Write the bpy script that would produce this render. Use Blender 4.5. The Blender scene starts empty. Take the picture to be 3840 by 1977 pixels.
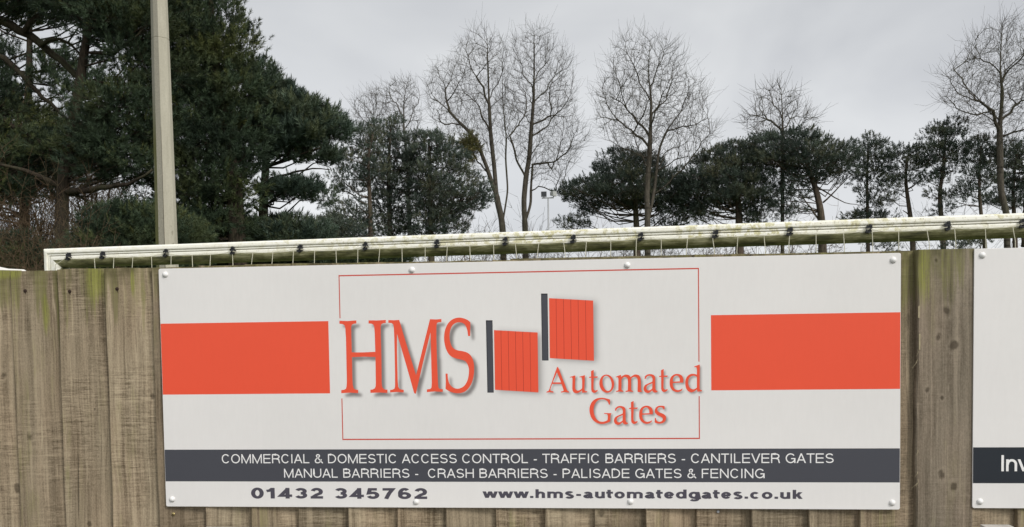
import bpy, math, random
import numpy as np
from mathutils import Matrix, Vector
R = math.radians
scene = bpy.context.scene
COL = scene.collection
rng = np.random.default_rng(7)
random.seed(7)

# ------------------------------------------------------------------ camera
CAM = np.array([0.20743, -2.65074, 1.6])
YAW, PITCH, ROLL, FPX, CYP = 0.084036, -0.0399058, -0.0149589, 3028.0, 1333.85


def cam_axes():
    cy, sy, cp, sp = math.cos(YAW), math.sin(YAW), math.cos(PITCH), math.sin(PITCH)
    fwd = np.array([-sy * cp, cy * cp, sp]); right = np.array([cy, sy, 0.0]); up = np.cross(right, fwd)
    cr, sr = math.cos(ROLL), math.sin(ROLL)
    return cr * right + sr * up, -sr * right + cr * up, fwd


RT, UP, FW = cam_axes()
cd = bpy.data.cameras.new('camera'); cam = bpy.data.objects.new('camera', cd); COL.objects.link(cam)
cd.sensor_fit = 'HORIZONTAL'; cd.sensor_width = 36.0; cd.lens = FPX / 3840 * 36
cd.shift_y = (CYP - 1977 / 2) / 3840
cd.clip_start = 0.05; cd.clip_end = 3000
cam.matrix_world = Matrix(((RT[0], UP[0], -FW[0], CAM[0]), (RT[1], UP[1], -FW[1], CAM[1]),
                           (RT[2], UP[2], -FW[2], CAM[2]), (0, 0, 0, 1)))
scene.camera = cam

# ------------------------------------------------------------------ sky, sun, exposure
SUN_DIR = Vector((0.58, -0.55, 0.60)).normalized()
world = bpy.data.worlds.new('World'); scene.world = world; world.use_nodes = True
nt = world.node_tree; nt.nodes.clear()
wn = lambda t: nt.nodes.new(t)
wl = nt.links.new
sky = wn('ShaderNodeTexSky'); sky.sky_type = 'NISHITA'; sky.sun_disc = False
sky.sun_elevation = math.asin(SUN_DIR.z); sky.sun_rotation = math.atan2(SUN_DIR.x, SUN_DIR.y)
tc = wn('ShaderNodeTexCoord')
sep = wn('ShaderNodeSeparateXYZ'); wl(tc.outputs['Generated'], sep.inputs[0])
mp = wn('ShaderNodeMapping'); mp.inputs['Scale'].default_value = (1.0, 1.0, 1.8); wl(tc.outputs['Generated'], mp.inputs[0])
nz = wn('ShaderNodeTexNoise'); nz.inputs['Scale'].default_value = 2.8; nz.inputs['Detail'].default_value = 4; nz.inputs['Roughness'].default_value = 0.5
nz.inputs['Distortion'].default_value = 0.4
wl(mp.outputs[0], nz.inputs['Vector'])
cr = wn('ShaderNodeValToRGB')
cr.color_ramp.elements[0].position = 0.34; cr.color_ramp.elements[0].color = (0.86, 0.87, 0.89, 1)
cr.color_ramp.elements[1].position = 0.66; cr.color_ramp.elements[1].color = (1.11, 1.115, 1.11, 1)
wl(nz.outputs['Fac'], cr.inputs[0])
# overcast: paler towards the horizon in view, brighter overhead and round the hidden sun
el = wn('ShaderNodeValToRGB')
e = el.color_ramp.elements
e[0].position = 0.0; e[0].color = (1.50, 1.51, 1.53, 1)
e[1].position = 1.0; e[1].color = (1.75, 1.74, 1.72, 1)
for pos, c in ((0.14, (1.44, 1.455, 1.48, 1)), (0.34, (1.22, 1.235, 1.26, 1)), (0.48, (1.25, 1.26, 1.28, 1))):
    k = e.new(pos); k.color = c
wl(sep.outputs['Z'], el.inputs[0])
dt = wn('ShaderNodeVectorMath'); dt.operation = 'DOT_PRODUCT'; dt.inputs[1].default_value = SUN_DIR
nrm = wn('ShaderNodeVectorMath'); nrm.operation = 'NORMALIZE'; wl(tc.outputs['Generated'], nrm.inputs[0]); wl(nrm.outputs[0], dt.inputs[0])
lobe = wn('ShaderNodeMapRange'); lobe.inputs['From Min'].default_value = 0.1; lobe.inputs['From Max'].default_value = 1.0
lobe.inputs['To Min'].default_value = 1.0; lobe.inputs['To Max'].default_value = 1.3; lobe.interpolation_type = 'SMOOTHSTEP'
wl(dt.outputs['Value'], lobe.inputs['Value'])
m1 = wn('ShaderNodeVectorMath'); m1.operation = 'MULTIPLY'; wl(cr.outputs[0], m1.inputs[0]); wl(el.outputs[0], m1.inputs[1])
m2 = wn('ShaderNodeVectorMath'); m2.operation = 'SCALE'; wl(m1.outputs[0], m2.inputs[0]); wl(lobe.outputs[0], m2.inputs['Scale'])
m3 = wn('ShaderNodeVectorMath'); m3.operation = 'SCALE'; m3.inputs['Scale'].default_value = 3.5; wl(m2.outputs[0], m3.inputs[0])
mx = wn('ShaderNodeMix'); mx.data_type = 'RGBA'; mx.inputs['Factor'].default_value = 0.96
wl(sky.outputs[0], mx.inputs['A']); wl(m3.outputs[0], mx.inputs['B'])
bg = wn('ShaderNodeBackground'); bg.inputs['Strength'].default_value = 0.1; wl(mx.outputs['Result'], bg.inputs[0])
wo = wn('ShaderNodeOutputWorld'); wl(bg.outputs[0], wo.inputs[0])

sl = bpy.data.lights.new('sun', 'SUN'); sl.energy = 1.35; sl.angle = R(17); sl.color = (1.0, 0.96, 0.91)
so = bpy.data.objects.new('sun', sl); COL.objects.link(so); so.location = (2, -6, 12)
so.rotation_euler = (-SUN_DIR).to_track_quat('-Z', 'Y').to_euler()
scene.view_settings.view_transform = 'Standard'; scene.view_settings.look = 'None'
scene.view_settings.gamma = 1; scene.view_settings.use_curve_mapping = False
scene.view_settings.exposure = 0.62
try:
    scene.cycles.max_bounces = 6
    scene.cycles.transparent_max_bounces = 8
except Exception:
    pass

# ------------------------------------------------------------------ helpers
K = 3840 / 2576


def ray(fx, fy):
    return FW + (fx - 1920) / FPX * RT - (fy - CYP) / FPX * UP


def at(x, y, Y):          # point of the photo (2576 wide) on the upright plane at depth Y
    d = ray(x * K, y * K); return CAM + d * (Y - CAM[1]) / d[1]


def S(fx, fy):            # full size photo point on the fence plane -> (x, z)
    d = ray(fx, fy); p = CAM + d * (0 - CAM[1]) / d[1]; return (p[0], p[2])


def tag(o, label=None, cat=None, group=None, kind=None):
    if label: o['label'] = label
    if cat: o['category'] = cat
    if group: o['group'] = group
    if kind: o['kind'] = kind
    return o


def empty(name, loc=(0, 0, 0)):
    o = bpy.data.objects.new(name, None); COL.objects.link(o); o.location = loc; o.empty_display_size = 0.2
    return o


def link(name, me, mat, parent=None):
    o = bpy.data.objects.new(name, me); COL.objects.link(o)
    if mat: me.materials.append(mat)
    if parent:
        o.parent = parent
        q = parent; off = Vector((0, 0, 0))
        while q: off += q.location; q = q.parent
        o.matrix_parent_inverse = Matrix.Translation(-off) if not parent.parent else Matrix.Identity(4)
    return o


def mesh_obj(name, V, F, mat, parent=None, smooth=False, attrs=None):
    me = bpy.data.meshes.new(name)
    if isinstance(F, np.ndarray):
        V = np.asarray(V, np.float32); n, k = F.shape
        me.vertices.add(len(V)); me.vertices.foreach_set('co', V.ravel())
        me.loops.add(n * k); me.loops.foreach_set('vertex_index', F.astype(np.int32).ravel())
        me.polygons.add(n); me.polygons.foreach_set('loop_start', np.arange(n, dtype=np.int32) * k)
        me.update(calc_edges=True)
    else:
        me.from_pydata([tuple(v) for v in V], [], F); me.update()
    if smooth:
        me.polygons.foreach_set('use_smooth', [True] * len(me.polygons))
    for nme, arr in (attrs or {}).items():
        a = me.attributes.new(nme, 'FLOAT', 'POINT'); a.data.foreach_set('value', np.asarray(arr, np.float32))
    return link(name, me, mat, parent)


class MB:
    def __init__(s): s.v = []; s.f = []; s.a = []

    def add(s, V, F, a=0.0):
        b = len(s.v); s.v += [tuple(v) for v in V]; s.f += [tuple(i + b for i in f) for f in F]
        s.a += list(a) if hasattr(a, '__len__') else [a] * len(V)

    def box(s, a, b, at_=0.0):
        (x0, y0, z0), (x1, y1, z1) = a, b
        V = [(x0, y0, z0), (x1, y0, z0), (x1, y1, z0), (x0, y1, z0), (x0, y0, z1), (x1, y0, z1), (x1, y1, z1), (x0, y1, z1)]
        s.add(V, [(0, 3, 2, 1), (4, 5, 6, 7), (0, 1, 5, 4), (1, 2, 6, 5), (2, 3, 7, 6), (3, 0, 4, 7)], at_)

    def tube(s, pts, rad, n=8, at_=0.0, cap=True):
        pts = np.asarray(pts, float); m = len(pts)
        rad = np.full(m, rad) if np.isscalar(rad) else np.asarray(rad)
        T = np.gradient(pts, axis=0); T /= np.linalg.norm(T, axis=1)[:, None] + 1e-9
        ref = np.array([1.0, 0.013, 0.02]) if abs(T[0] @ [0, 0, 1]) > 0.7 else np.array([0.0, 0, 1])
        V = []
        for p, t, r in zip(pts, T, rad):
            a = np.cross(t, ref); a /= np.linalg.norm(a); b = np.cross(t, a)
            ref = np.cross(a, t)
            for k in range(n):
                th = 2 * math.pi * k / n; V.append(p + r * (math.cos(th) * a + math.sin(th) * b))
        F = [(i * n + k, i * n + (k + 1) % n, (i + 1) * n + (k + 1) % n, (i + 1) * n + k) for i in range(m - 1) for k in range(n)]
        if cap: F += [tuple(range(n))[::-1], tuple((m - 1) * n + k for k in range(n))]
        s.add(V, F, at_)

    def build(s, name, mat, parent=None, smooth=False, attr=None):
        return mesh_obj(name, s.v, s.f, mat, parent, smooth, {attr: s.a} if attr else None)


# ------------------------------------------------------------------ materials
class NT:
    """small helper to wire node materials"""
    def __init__(s, name, rough=0.7, spec=0.3):
        s.m = bpy.data.materials.new(name); s.m.use_nodes = True; s.t = s.m.node_tree
        s.b = s.t.nodes['Principled BSDF']; s.b.inputs['Roughness'].default_value = rough
        s.b.inputs['Specular IOR Level'].default_value = spec

    def n(s, t): return s.t.nodes.new(t)

    def l(s, a, b): s.t.links.new(a, b)

    def coord(s, scale, offset=None):
        tc = s.n('ShaderNodeTexCoord'); v = tc.outputs['Object']
        if offset is not None:
            ad = s.n('ShaderNodeVectorMath'); ad.operation = 'ADD'; s.l(v, ad.inputs[0]); s.l(offset, ad.inputs[1]); v = ad.outputs[0]
        ml = s.n('ShaderNodeVectorMath'); ml.operation = 'MULTIPLY'; s.l(v, ml.inputs[0]); ml.inputs[1].default_value = scale
        return ml.outputs[0]

    def noise(s, vec, scale=1.0, detail=4.0, rough=0.6, dist=0.0):
        x = s.n('ShaderNodeTexNoise'); s.l(vec, x.inputs['Vector']); x.inputs['Scale'].default_value = scale
        x.inputs['Detail'].default_value = detail; x.inputs['Roughness'].default_value = rough; x.inputs['Distortion'].default_value = dist
        return x.outputs['Fac']

    def ramp(s, fac, stops):
        x = s.n('ShaderNodeValToRGB'); s.l(fac, x.inputs[0]); e = x.color_ramp.elements
        while len(e) < len(stops): e.new(0.5)
        for k, (p, c) in zip(e, stops):
            k.position = p; k.color = (*c, 1) if len(c) == 3 else c
        return x.outputs[0]

    def mrange(s, v, a, b, c=0.0, d=1.0, smooth=True):
        x = s.n('ShaderNodeMapRange'); s.l(v, x.inputs['Value'])
        if smooth: x.interpolation_type = 'SMOOTHSTEP'
        for k, q in zip(('From Min', 'From Max', 'To Min', 'To Max'), (a, b, c, d)): x.inputs[k].default_value = q
        return x.outputs[0]

    def math(s, op, a, b=None):
        x = s.n('ShaderNodeMath'); x.operation = op
        for i, q in enumerate((a, b)):
            if q is None: continue
            if isinstance(q, (int, float)): x.inputs[i].default_value = q
            else: s.l(q, x.inputs[i])
        return x.outputs[0]

    def mix(s, fac, a, b, mode='MIX'):
        x = s.n('ShaderNodeMix'); x.data_type = 'RGBA'; x.blend_type = mode
        for key, q in (('Factor', fac), ('A', a), ('B', b)):
            if isinstance(q, (int, float)): x.inputs[key].default_value = q
            elif isinstance(q, tuple): x.inputs[key].default_value = (*q, 1)
            else: s.l(q, x.inputs[key])
        return x.outputs['Result']

    def attr(s, name):
        x = s.n('ShaderNodeAttribute'); x.attribute_name = name; return x.outputs['Fac']

    def bump(s, h, strength, dist):
        x = s.n('ShaderNodeBump'); x.inputs['Strength'].default_value = strength; x.inputs['Distance'].default_value = dist
        s.l(h, x.inputs['Height']); s.l(x.outputs[0], s.b.inputs['Normal'])

    def col(s, c): s.l(c, s.b.inputs['Base Color']); return s.m


def plain(name, c, rough=0.6, var=0.06, scale=30.0, spec=0.3, metal=0.0):
    n = NT(name, rough, spec); n.b.inputs['Metallic'].default_value = metal
    f = n.noise(n.coord((scale,) * 3), 1.0, 5, 0.65)
    return n.col(n.ramp(f, [(0.3, tuple(k * (1 - var) for k in c)), (0.7, tuple(min(1, k * (1 + var)) for k in c))]))


def knot_mask(n, knots):
    """dark knots with a ring: list of (x, z, radius); returns (core, ring)"""
    tc = n.n('ShaderNodeTexCoord'); wob = n.noise(n.coord((25, 0, 25)), 1.0, 3)
    core = ring = None
    for x, z, r in knots:
        su = n.n('ShaderNodeVectorMath'); su.operation = 'SUBTRACT'; n.l(tc.outputs['Object'], su.inputs[0]); su.inputs[1].default_value = (x, 0, z)
        ml = n.n('ShaderNodeVectorMath'); ml.operation = 'MULTIPLY'; n.l(su.outputs[0], ml.inputs[0]); ml.inputs[1].default_value = (1 / r, 0, 0.75 / r)
        ln = n.n('ShaderNodeVectorMath'); ln.operation = 'LENGTH'; n.l(ml.outputs[0], ln.inputs[0])
        d = n.math('ADD', ln.outputs['Value'], n.mrange(wob, 0.3, 0.7, -0.35, 0.35))
        c = n.mrange(d, 0.45, 1.05, 1, 0); g = n.math('MULTIPLY', n.mrange(d, 0.9, 1.3, 0, 1), n.mrange(d, 1.3, 2.4, 1, 0))
        core = c if core is None else n.math('MAXIMUM', core, c)
        ring = g if ring is None else n.math('MAXIMUM', ring, g)
    return core, ring


def wood_mat(name, lo, hi, knots=None, algae=1.0, saw=1.0, top=1.809, spots=(), knot_k=0.6):
    n = NT(name, 0.85, 0.15)
    off = n.n('ShaderNodeCombineXYZ'); a = n.attr('rnd')
    n.l(n.math('MULTIPLY', a, 37.0), off.inputs[0]); n.l(n.math('MULTIPLY', a, 91.0), off.inputs[1]); n.l(n.math('MULTIPLY', a, 53.0), off.inputs[2])
    o = off.outputs[0]
    warp = n.noise(n.coord((5, 1, 2.2), o), 1.0, 2, 0.5)
    wv = n.n('ShaderNodeCombineXYZ'); n.l(n.math('MULTIPLY', n.math('ADD', warp, -0.5), 0.035), wv.inputs[0])
    o2n = n.n('ShaderNodeVectorMath'); o2n.operation = 'ADD'; n.l(o, o2n.inputs[0]); n.l(wv.outputs[0], o2n.inputs[1]); o2 = o2n.outputs[0]
    grain = n.noise(n.coord((150, 20, 3.0), o2), 1.0, 6, 0.68)
    streak = n.noise(n.coord((38, 10, 1.3), o2), 1.0, 5, 0.65)
    big = n.noise(n.coord((4.5, 4, 2.4), o), 1.0, 3, 0.55)
    sawl = n.math('ADD', n.math('MULTIPLY', n.noise(n.coord((30, 4, 260), o), 1.0, 4, 0.75), 0.5), n.math('MULTIPLY', n.noise(n.coord((7, 4, 130), o), 1.0, 3, 0.8), 0.5))
    sawm = n.mrange(n.noise(n.coord((6, 4, 4.5), o), 1.0, 3), 0.40, 0.60)
    fine = n.noise(n.coord((230, 60, 150), o), 1.0, 4, 0.75)
    mixv = n.math('ADD', n.math('ADD', n.math('MULTIPLY', grain, 0.45), n.math('MULTIPLY', streak, 0.5)), n.math('MULTIPLY', big, 0.25))
    mixv = n.math('ADD', mixv, n.math('MULTIPLY', n.math('MULTIPLY', n.math('ADD', sawl, -0.5), sawm), 0.95 * saw))
    mixv = n.math('ADD', mixv, n.math('MULTIPLY', n.math('ADD', fine, -0.5), 0.34))
    md = tuple((p + q) / 2 for p, q in zip(lo, hi))
    c = n.ramp(mixv, [(0.42, lo), (0.585, md), (0.74, hi)])
    # warm / grey drift from board to board and within a board
    c = n.mix(n.mrange(n.noise(n.coord((7, 3, 1.3), o), 1.0, 2), 0.35, 0.7, 0, 0.5), c, (1.06, 0.96, 0.93), 'MULTIPLY')
    tint = n.mrange(a, 0, 1, 0.70, 1.08, False)
    cm = n.n('ShaderNodeCombineXYZ'); [n.l(tint, cm.inputs[i]) for i in range(3)]
    c = n.mix(1.0, c, cm.outputs[0], 'MULTIPLY')
    # pale raised fibres
    fib = n.mrange(n.noise(n.coord((70, 20, 5.0), o2), 1.0, 3), 0.64, 0.74, 0, 0.5)
    c = n.mix(fib, c, tuple(min(1, q * 1.25) for q in hi))
    # algae creeping down from the top and in streaks
    tc = n.n('ShaderNodeTexCoord'); sp = n.n('ShaderNodeSeparateXYZ'); n.l(tc.outputs['Object'], sp.inputs[0])
    drip = n.noise(n.coord((26, 6, 1.7), o), 1.0, 3, 0.6)
    reach = n.mrange(drip, 0.38, 0.72, 0.0, 0.30 * algae, False)
    dep = n.math('SUBTRACT', n.math('SUBTRACT', top, reach), sp.outputs[2])
    al = n.math('MULTIPLY', n.mrange(dep, -0.04, 0.06, 0.8, 0), n.mrange(drip, 0.35, 0.6, 0.35, 1))
    patch = n.math('MULTIPLY', n.mrange(n.noise(n.coord((10, 4, 2.6), o), 1.0, 4), 0.52, 0.68, 0, 0.6 * algae), n.mrange(streak, 0.40, 0.6))
    al = n.math('MAXIMUM', al, patch)
    al = n.math('MULTIPLY', al, n.math('MULTIPLY', n.mrange(fine, 0.36, 0.58, 0.6, 1), n.mrange(grain, 0.38, 0.56, 0.65, 1)))
    c = n.mix(al, c, n.ramp(grain, [(0.35, (0.095, 0.095, 0.03)), (0.7, (0.24, 0.24, 0.075))]))
    # damp dark staining along the very top
    wet = n.math('MULTIPLY', n.mrange(sp.outputs[2], top - 0.075, top - 0.005), n.mrange(n.noise(n.coord((24, 5, 6), o), 1.0, 3), 0.4, 0.65, 0, 0.7))
    c = n.mix(wet, c, (0.07, 0.062, 0.028))
    if spots:
        m = None
        for x, z, rx, rz in spots:
            su = n.n('ShaderNodeVectorMath'); su.operation = 'SUBTRACT'; n.l(tc.outputs['Object'], su.inputs[0]); su.inputs[1].default_value = (x, 0, z)
            ml = n.n('ShaderNodeVectorMath'); ml.operation = 'MULTIPLY'; n.l(su.outputs[0], ml.inputs[0]); ml.inputs[1].default_value = (1 / rx, 0, 1 / rz)
            ln = n.n('ShaderNodeVectorMath'); ln.operation = 'LENGTH'; n.l(ml.outputs[0], ln.inputs[0])
            g = n.mrange(n.math('ADD', ln.outputs['Value'], n.mrange(drip, 0.3, 0.7, 0.35, -0.35)), 0.35, 1.2, 0.85, 0)
            m = g if m is None else n.math('MAXIMUM', m, g)
        m = n.math('MULTIPLY', m, n.math('MULTIPLY', n.mrange(fine, 0.34, 0.56, 0.6, 1), n.mrange(grain, 0.36, 0.56, 0.55, 1)))
        c = n.mix(m, c, n.ramp(grain, [(0.3, (0.17, 0.18, 0.035)), (0.7, (0.34, 0.34, 0.09))]))
    if knots:
        core, ring = knot_mask(n, knots)
        c = n.mix(n.math('MULTIPLY', ring, 0.16), c, tuple(q * 1.02 for q in hi))
        c = n.mix(n.math('MULTIPLY', core, knot_k), c, (0.045, 0.034, 0.022))
    # drying cracks
    crk = n.mrange(n.noise(n.coord((75, 10, 2.1), o2), 1.0, 2, 0.5), 0.25, 0.285, 0.6, 0)
    c = n.mix(crk, c, (0.05, 0.04, 0.026))
    h = n.math('ADD', n.math('MULTIPLY', grain, 0.5), n.math('MULTIPLY', n.math('MULTIPLY', sawl, sawm), 0.6 * saw))
    h = n.math('SUBTRACT', h, n.math('MULTIPLY', crk, 0.6))
    n.bump(h, 0.6, 0.004)
    return n.col(c)


def print_mat(name, c, rough=0.38, var=0.02):
    """printed aluminium composite board, faintly dirty; attribute 'ink' darkens towards printed grey"""
    n = NT(name, rough, 0.35)
    d = n.noise(n.coord((1.6, 1, 2.2)), 1.0, 5, 0.6)
    f = n.noise(n.coord((70, 1, 14)), 1.0, 4, 0.7)
    v = n.math('ADD', n.math('MULTIPLY', d, 0.7), n.math('MULTIPLY', f, 0.3))
    base = n.ramp(v, [(0.32, tuple(k * (1 - 2 * var) for k in c)), (0.62, c)])
    return n.col(n.mix(n.attr('ink'), base, (0.235, 0.215, 0.21)))


M = {}
M['white'] = print_mat('printed_white', (0.84, 0.82, 0.80), var=0.035)
M['red'] = print_mat('printed_red', (0.90, 0.104, 0.050))
M['gate_line'] = plain('printed_dark_red', (0.50, 0.05, 0.03))
M['grey'] = print_mat('printed_slate', (0.072, 0.074, 0.089))
M['dark_edge'] = plain('printed_charcoal', (0.035, 0.034, 0.042))
M['navy'] = print_mat('printed_navy', (0.026, 0.031, 0.040))
M['letter_white'] = print_mat('printed_letter_white', (0.90, 0.89, 0.88))
M['letter_grey'] = print_mat('printed_letter_grey', (0.085, 0.078, 0.10))
M['cap'] = plain('cap_plastic', (0.84, 0.83, 0.81), 0.3, 0.02, 60, 0.5)
M['clip'] = plain('black_clip_plastic', (0.012, 0.013, 0.016), 0.4, 0.2, 80, 0.5)
M['net'] = plain('net_cord', (0.62, 0.60, 0.47), 0.8, 0.15, 40)
M['steel'] = plain('galvanised_steel', (0.36, 0.37, 0.38), 0.5, 0.12, 14)
M['lamp_dark'] = plain('lamp_glass_dark', (0.02, 0.023, 0.026), 0.15, 0.2, 9, 0.6)
M['lamp_pale'] = plain('lamp_housing', (0.42, 0.43, 0.42), 0.5, 0.12, 14)
M['rust'] = plain('rusty_nail', (0.035, 0.02, 0.014), 0.8, 0.3, 150)
M['brass'] = plain('brass_screw', (0.45, 0.36, 0.16), 0.35, 0.15, 90, 0.5, 0.8)
M['paint_white'] = plain('white_paint', (0.76, 0.75, 0.70), 0.45, 0.06, 20)
M['grille'] = plain('lamp_bracket', (0.10, 0.10, 0.10), 0.6, 0.2, 20)


def bark(name, lo, hi, scale=1.0):
    n = NT(name, 0.9, 0.1)
    f = n.noise(n.coord((14 * scale, 14 * scale, 2.6 * scale)), 1.0, 6, 0.65)
    g = n.noise(n.coord((0.8, 0.8, 0.5)), 1.0, 3)
    c = n.ramp(f, [(0.32, lo), (0.68, hi)])
    c = n.mix(n.mrange(g, 0.45, 0.7, 0, 0.45), c, (0.085, 0.09, 0.05))
    n.bump(f, 0.8, 0.03)
    return n.col(c)


M['bark_pine'] = bark('pine_bark', (0.04, 0.032, 0.026), (0.15, 0.115, 0.09))
M['bark_near'] = bark('near_pine_bark', (0.016, 0.013, 0.010), (0.062, 0.048, 0.036), 1.6)
M['bark_bare'] = bark('lime_bark', (0.045, 0.039, 0.031), (0.125, 0.11, 0.088))
M['bark_hazed'] = bark('hazed_far_bark', (0.10, 0.095, 0.09), (0.19, 0.175, 0.165))  # distance haze put into the bark colour: paler for the farthest bare tree
M['twig_brown'] = bark('brown_twig', (0.07, 0.047, 0.03), (0.17, 0.115, 0.075))
M['twig_grey'] = bark('grey_twig', (0.17, 0.145, 0.13), (0.28, 0.245, 0.225))


def needles(name, dark, light, olive):
    n = NT(name, 0.62, 0.22); n.b.inputs['Subsurface Weight'].default_value = 0.0
    a = n.attr('tint')
    c = n.ramp(a, [(0.0, dark), (0.62, light), (0.9, olive), (1.0, olive)])
    g = n.noise(n.coord((0.55, 0.55, 0.55)), 1.0, 2)
    c = n.mix(n.mrange(g, 0.5, 0.68, 0, 0.5), c, olive)
    return n.col(c)


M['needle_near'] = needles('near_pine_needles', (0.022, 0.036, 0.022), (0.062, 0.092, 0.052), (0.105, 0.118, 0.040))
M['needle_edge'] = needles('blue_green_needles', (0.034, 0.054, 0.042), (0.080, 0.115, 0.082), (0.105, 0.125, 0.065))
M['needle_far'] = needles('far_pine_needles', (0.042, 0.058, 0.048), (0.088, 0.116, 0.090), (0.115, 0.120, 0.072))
M['leaf_mistletoe'] = needles('mistletoe_leaves', (0.10, 0.10, 0.035), (0.15, 0.15, 0.06), (0.19, 0.17, 0.07))

# ------------------------------------------------------------------ ground
n = NT('grass_ground', 0.95, 0.1)
f = n.noise(n.coord((0.35, 0.35, 0.35)), 1.0, 6, 0.7); g = n.noise(n.coord((18, 18, 18)), 1.0, 4, 0.7)
M['grass'] = n.col(n.mix(n.mrange(g, 0.3, 0.7), n.ramp(f, [(0.3, (0.05, 0.065, 0.02)), (0.7, (0.10, 0.115, 0.04))]), (0.07, 0.10, 0.03)))
b = MB()
N = 24
xs = np.concatenate([[-1500, -400], np.linspace(-120, 120, N), [400, 1500]]); ys = np.concatenate([[-1500, -300, -40, -8], np.linspace(0, 140, N), [400, 1500]])
V = [(x, y, 0.0 if y < 20 else 0.12 * math.sin(x * 0.11) * math.sin(y * 0.09)) for y in ys for x in xs]
nx = len(xs)
b.add(V, [(j * nx + i, j * nx + i + 1, (j + 1) * nx + i + 1, (j + 1) * nx + i) for j in range(len(ys) - 1) for i in range(nx - 1)])
tag(b.build('ground', M['grass'], smooth=True), kind='structure')
n = NT('asphalt', 0.9, 0.2)
f = n.noise(n.coord((60, 60, 60)), 1.0, 5, 0.75)
M['asphalt'] = n.col(n.ramp(f, [(0.3, (0.05, 0.05, 0.048)), (0.7, (0.11, 0.108, 0.10))]))
b = MB(); b.add([(-40, -5.2, 0.004), (40, -5.2, 0.004), (40, -0.35, 0.004), (-40, -0.35, 0.004)], [(0, 1, 2, 3)])
tag(b.build('path', M['asphalt']), kind='structure')

# ------------------------------------------------------------------ fence
TOP, Z0, H, W = 1.809, 0.987, 0.81674, 2.44
fx = lambda x: at(x, 1000, 0.012)[0]
edges = [fx(q) for q in (-80, 41, 156, 275, 391)]
edges += [at(q, 1300, 0.012)[0] for q in (518, 634, 750, 878, 1000, 1123, 1248, 1371, 1494, 1624, 1750, 1892, 2034, 2164)]
px0, px1 = at(2308, 950, 0.0)[0], at(2452, 950, 0.0)[0]
edges += [edges[-1] + 0.168]
while edges[0] > -5.5: edges.insert(0, edges[0] - random.uniform(0.14, 0.162))
right_edges = [px1 - 0.005]
while right_edges[-1] < 5.5: right_edges.append(right_edges[-1] + random.uniform(0.14, 0.162))


def kn(x, y, r): p = at(x, y, 0.012); return (p[0], p[2], r)


M['board'] = wood_mat('weathered_board', (0.110, 0.085, 0.054), (0.455, 0.375, 0.26),
                      [kn(75, 1100, 0.012), kn(2, 945, 0.011), kn(378, 998, 0.008), kn(234, 1030, 0.004), kn(38, 1228, 0.014), kn(222, 1318, 0.009), kn(1512, 1292, 0.012)],
                      spots=[(at(232, 720, 0)[0], at(0, 710, 0)[2], 0.035, 0.08), (at(325, 700, 0)[0], at(0, 720, 0)[2], 0.008, 0.05), (at(20, 690, 0)[0], 1.80, 0.07, 0.02), (at(108, 790, 0)[0], at(0, 790, 0)[2], 0.016, 0.07)])
M['wide'] = wood_mat('weathered_wide_plank', (0.105, 0.086, 0.060), (0.385, 0.325, 0.245),
                     [kn(2378, 783, 0.013), kn(2357, 849, 0.011), kn(2398, 868, 0.013), kn(2367, 1000, 0.006), kn(2367, 1193, 0.012), kn(2396, 1222, 0.012), kn(2352, 655, 0.006), kn(2330, 982, 0.008)],
                     algae=0.75, saw=0.35, knot_k=0.66, spots=[(at(2330, 700, 0)[0], at(2330, 680, 0)[2], 0.019, 0.105)])
fence = tag(empty('wooden_fence', (0, 0.04, 0)), 'weathered close board timber fence with green algae along its top behind both signs', 'fence')
b = MB()


def board(x0, x1, top, lean=0.0):
    r = random.random(); t = random.uniform(-0.003, 0.003)
    ya, yb, bk = 0.006 + random.uniform(0, 0.004), 0.031, 0.036
    xr = x1 + 0.022
    nz_ = 22; xsn = 5; V = []; F = []
    ch = 0.0025
    prof = [(x0, bk), (x0, ya + ch), (x0 + ch, ya), (x0 + (xr - x0) * 0.35, ya + (yb - ya) * 0.35), (x0 + (xr - x0) * 0.7, ya + (yb - ya) * 0.7), (xr, yb), (xr, bk)]
    ph = random.uniform(0, 6)
    for k in range(nz_ + 1):
        z = 0.15 + (top + t - 0.15) * k / nz_
        w = 0.0016 * math.sin(z * 5 + ph) + 0.0008 * math.sin(z * 17 + ph * 2)
        for (x, y) in prof: V.append((x + w + lean * (z - 1.4), y, z + (0.002 * math.sin(x * 60 + ph) if k == nz_ else 0)))
    m = len(prof)
    for k in range(nz_):
        for i in range(m): F.append((k * m + i, k * m + (i + 1) % m, (k + 1) * m + (i + 1) % m, (k + 1) * m + i))
    F.append(tuple(nz_ * m + i for i in range(m)))
    b.add(V, [f_[::-1] for f_ in F], r)


for x0, x1 in zip(edges[:-1], edges[1:]):
    vis_dark = random.uniform(-0.004, 0.004)
    board(x0, x1, TOP + vis_dark * 0.4)
for x0, x1 in zip(right_edges[:-1], right_edges[1:]): board(x0, x1, TOP - 0.004)
b.build('board_panel', M['board'], fence, attr='rnd')
# wide flat cover plank between the signs, with splintered left edge
b = MB()
V = []; F = []; prof_n = 8; nz_ = 40
for k in range(nz_ + 1):
    z = 0.15 + (TOP + 0.004 - 0.15) * k / nz_
    w = 0.0022 * math.sin(z * 9) + 0.0012 * math.sin(z * 31 + 1)
    for (x, y) in [(px0 + w, 0.045), (px0 + w, 0.0085), (px0 + w + 0.004, 0.0045), (px0 + 0.05, 0.004), (px1 - 0.05, 0.004), (px1 - 0.003, 0.0045), (px1, 0.0075), (px1, 0.045)]:
        V.append((x, y, z))
for k in range(nz_):
    for i in range(8): F.append((k * 8 + i, (k + 1) * 8 + i, (k + 1) * 8 + (i + 1) % 8, k * 8 + (i + 1) % 8))
F.append(tuple(nz_ * 8 + i for i in range(8))[::-1])
b.add(V, F, 0.37)
plank = b.build('cover_plank', M['wide'], fence, attr='rnd')
plank['label'] = 'wide knotty plank with bright green algae streak'
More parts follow.
